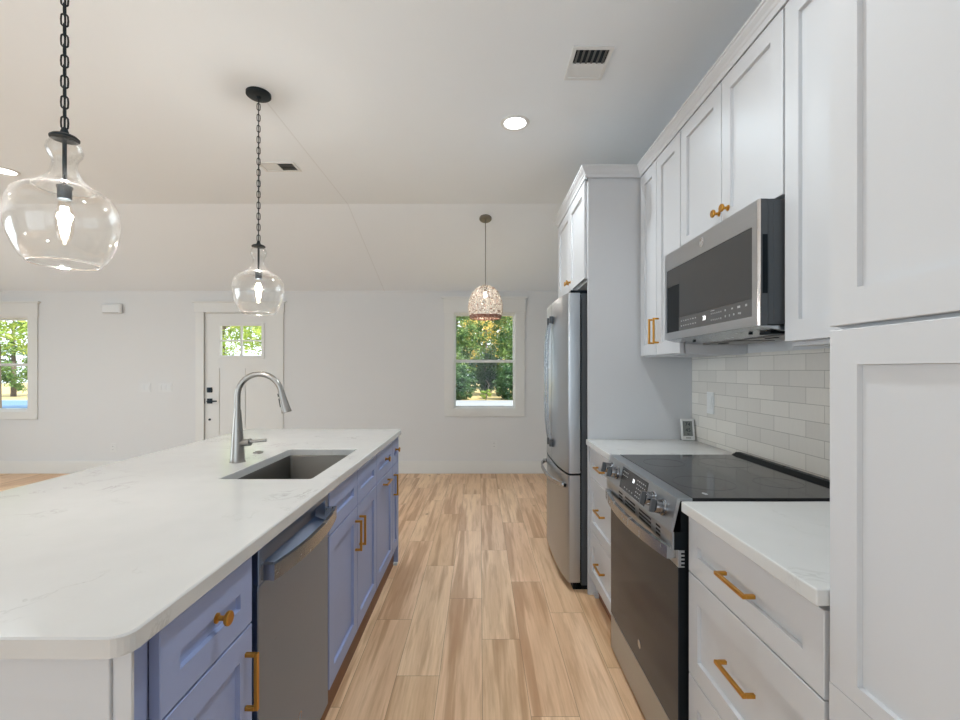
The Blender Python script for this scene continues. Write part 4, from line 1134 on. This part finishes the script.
root = thing('door_chime', (-4.80, YB, 2.13), 'white oblong chime box high on the far wall', 'door chime')
m = MB(); m.box(-4.928, -4.672, YB - 0.05, YB, 2.066, 2.194, bev=0.020); m.build('housing', 'plastic', root)
m = MB(); m.box(-4.90, -4.70, YB - 0.0505, YB - 0.049, 2.076, 2.079); m.build('lower_seam', 'greymetal', root)
# outlet on the splashback
root = thing('wall_outlet', (XW, 2.53, 1.148), 'white outlet on the tiled splashback above the thermometer', 'outlet')
m = MB(); m.box(XW - 0.0145, XW - 0.0085, 2.493, 2.567, 1.088, 1.208, bev=0.002); m.build('cover_plate', 'plastic', root)
m = MB(); m.box(XW - 0.0175, XW - 0.0140, 2.513, 2.547, 1.114, 1.182, bev=0.001); m.build('socket_face', 'plastic', root)
# digital thermometer, leaning back a little, turned to the room
def thermometer():
    c = Vector((1.228, 2.70, 0.9142)); rz = math.radians(-9); tilt = math.radians(13)
    root = thing('digital_thermometer', c, 'small white digital thermometer on the worktop by the fridge panel', 'thermometer')
    R = Matrix.Translation(c) @ Matrix.Rotation(rz, 4, 'Z') @ Matrix.Rotation(-tilt, 4, 'X')
    def part(name, mat, parent, *b, bev=0.0):
        m = MB(); m.box(*b, bev=bev); m.bm.transform(R); return m.build(name, mat, parent)
    w_, h_ = 0.074, 0.128
    body = part('housing', 'plastic', root, -w_ / 2, w_ / 2, -0.008, 0.008, 0.0012, h_, bev=0.004)
    lcd = part('screen', 'lcd', root, -0.025, 0.025, -0.0090, -0.0075, 0.026, h_ - 0.014)
    part('screen_bezel', 'lcdink', lcd, -0.0268, -0.0251, -0.0092, -0.0075, 0.024, h_ - 0.012)
    for s_, dz, sz in (('74', 0.094, 0.030), ('45', 0.060, 0.030), ('30', 0.036, 0.014)):
        text_mesh('screen_digits', s_, sz, R @ basis((0, -0.0094, dz), (1, 0, 0), (0, 0, 1), (0, -1, 0)), 'lcdink', lcd, 0.0003)
    part('maker_mark', 'darkgrey', root, -0.014, 0.014, -0.0086, -0.0078, 0.0125, 0.0165)
    m = MB(); m.box(-0.012, 0.012, 0.006, 0.012, 0.0, 0.05); m.bm.transform(R)
    m = MB(); m.box(c.x - 0.012, c.x + 0.016, c.y + 0.010, c.y + 0.036, c.z, c.z + 0.004); m.build('stand', 'plastic', root)
thermometer()

# ================================================================== OUTDOORS
m = MB(); m.prism([(6.4, -0.60), (6.4, -0.42), (13.5, 0.08), (60, 0.08), (60, -0.60)], lambda u, v, t: (t, u, v), -45, 25)
tag(m.build('ground', 'grass'), 'dry grass rising away outside the far windows', 'ground', kind='structure')
m = MB(); m.box(-45, -3.0, 14.6, 18.7, 0.081, 0.10); tag(m.build('road', 'asphalt'), 'blue grey road seen through the left window', 'road', kind='structure')
m = MB(); m.box(-2.995, 6, 14.6, 18.6, 0.081, 0.10); tag(m.build('path', 'concrete'), 'pale concrete drive seen through the window beside the fridge', 'path', kind='structure')
def tree(x, y, h, cr, ch, cz, leaf, label, n, ls, seed, stems=1, name='tree', core=0.35, limbs=9):
    random.seed(seed); g = 0.08 if y > 13 else -0.42 + (y - 6.4) / 7.1 * 0.5
    root = thing(name, (x, y, g), label, 'tree', 'trees outside the windows')
    m = MB()
    for s_ in range(stems):
        a = 2 * math.pi * s_ / stems; sp = 0.35 if stems > 1 else 0.0
        bx, by = x + sp * math.cos(a), y + sp * math.sin(a)
        m.tube([(bx, by, g), (bx + random.uniform(-.1, .1), by, g + h * 0.35), (bx + sp * math.cos(a) + random.uniform(-.2, .2), by + sp * math.sin(a), g + h * 0.7), (bx + sp * 2 * math.cos(a), by, g + h * 0.92)], [k_ * min(1.0, h / 5.0) for k_ in (0.13, 0.11, 0.07, 0.02)], 9)
    for k in range(limbs):
        a = random.uniform(0, 6.28); z = g + h * random.uniform(0.35, 0.75); L = cr * random.uniform(0.5, 0.85)
        m.tube([(x, y, z), (x + L * 0.5 * math.cos(a), y + L * 0.5 * math.sin(a), z + L * 0.3), (x + L * math.cos(a), y + L * math.sin(a), z + L * 0.45)], [0.045, 0.03, 0.012], 6)
    m.build('trunk', 'bark', root, True)
    vs, fs = [], []
    ncl = max(8, n // 42)
    for c in range(ncl):
        while True:
            p = Vector((random.uniform(-1, 1), random.uniform(-1, 1), random.uniform(-1, 1)))
            if core < p.length < 1: break
        cc = Vector((x + p.x * cr, y + p.y * cr, cz + p.z * ch)); rad_ = random.uniform(0.22, 0.5) * (cr / 2.2)
        for _ in range(n // ncl):
            q = Vector((random.gauss(0, 1), random.gauss(0, 1), random.gauss(0, 0.8))) * rad_ * 0.6 + cc
            u = Vector((random.gauss(0, 1), random.gauss(0, 1), random.gauss(0, 0.7))).normalized(); v = u.orthogonal().normalized()
            v = (Matrix.Rotation(random.uniform(0, 6.28), 3, u) @ v); L = ls * random.uniform(0.6, 1.3); wv = L * 0.34; k = u.cross(v) * L * 0.12
            b = len(vs)
            vs += [q - u * L * 0.5, q + v * wv * 0.5 + k, q + u * L * 0.5, q - v * wv * 0.5 + k]
            fs += [(b, b + 1, b + 2), (b, b + 2, b + 3)]
    me = bpy.data.meshes.new('foliage'); me.from_pydata([tuple(v) for v in vs], [], fs); me.materials.append(M[leaf])
    o = bpy.data.objects.new('foliage', me); COL.objects.link(o); attach(o, root)
    return root
tree(-1.15, 21.6, 7.0, 1.45, 3.0, 3.3, 'leaf_green', 'green leafy tree at the left of the window beside the fridge', 11000, 0.18, 1, limbs=0)
tree(1.85, 21.8, 7.0, 1.40, 3.0, 3.3, 'leaf_green', 'green leafy tree at the right of the window beside the fridge', 11000, 0.18, 2, limbs=0)
tree(0.35, 26.0, 8.0, 1.6, 3.0, 4.4, 'leaf_gold', 'golden leafed tree behind the two green ones', 4200, 0.20, 3, limbs=0)
tree(-0.95, 19.4, 2.2, 0.72, 0.80, 0.72, 'leaf_dark', 'dark green shrub at the left below the tall trees', 6000, 0.15, 4, 1, 'shrub', limbs=0)
tree(1.40, 19.4, 2.2, 0.72, 0.82, 0.75, 'leaf_dark', 'dark green shrub at the right below the tall trees', 6000, 0.15, 5, 1, 'shrub', limbs=0)
tree(0.30, 24.0, 2.6, 0.80, 1.15, 1.25, 'leaf_dark', 'dark green shrub in the gap between the two tall trees', 6000, 0.17, 16, 1, 'shrub', limbs=0)
tree(0.25, 18.95, 0.9, 0.22, 0.24, 0.36, 'leaf_lime', 'small yellow green bush beyond the pale drive', 700, 0.10, 6, 1, 'shrub', limbs=0)
tree(0.4, 31.5, 8.0, 3.0, 2.9, 3.0, 'leaf_dark', 'wide dark green tree farthest behind the window beside the fridge', 9000, 0.30, 7, limbs=0)
tree(-7.6, 13.5, 6.5, 2.2, 1.7, 3.2, 'leaf_lime', 'lime green tree seen through the front door glass', 8000, 0.17, 8)
tree(-12.6, 11.9, 5.5, 1.9, 1.15, 2.95, 'leaf_lime', 'lime green tree seen through the left window', 7000, 0.16, 9, limbs=4)
tree(-21.9, 21.5, 4.2, 1.2, 1.2, 1.6, 'leaf_green', 'green tree standing beyond the road, through the left window', 3200, 0.18, 10)
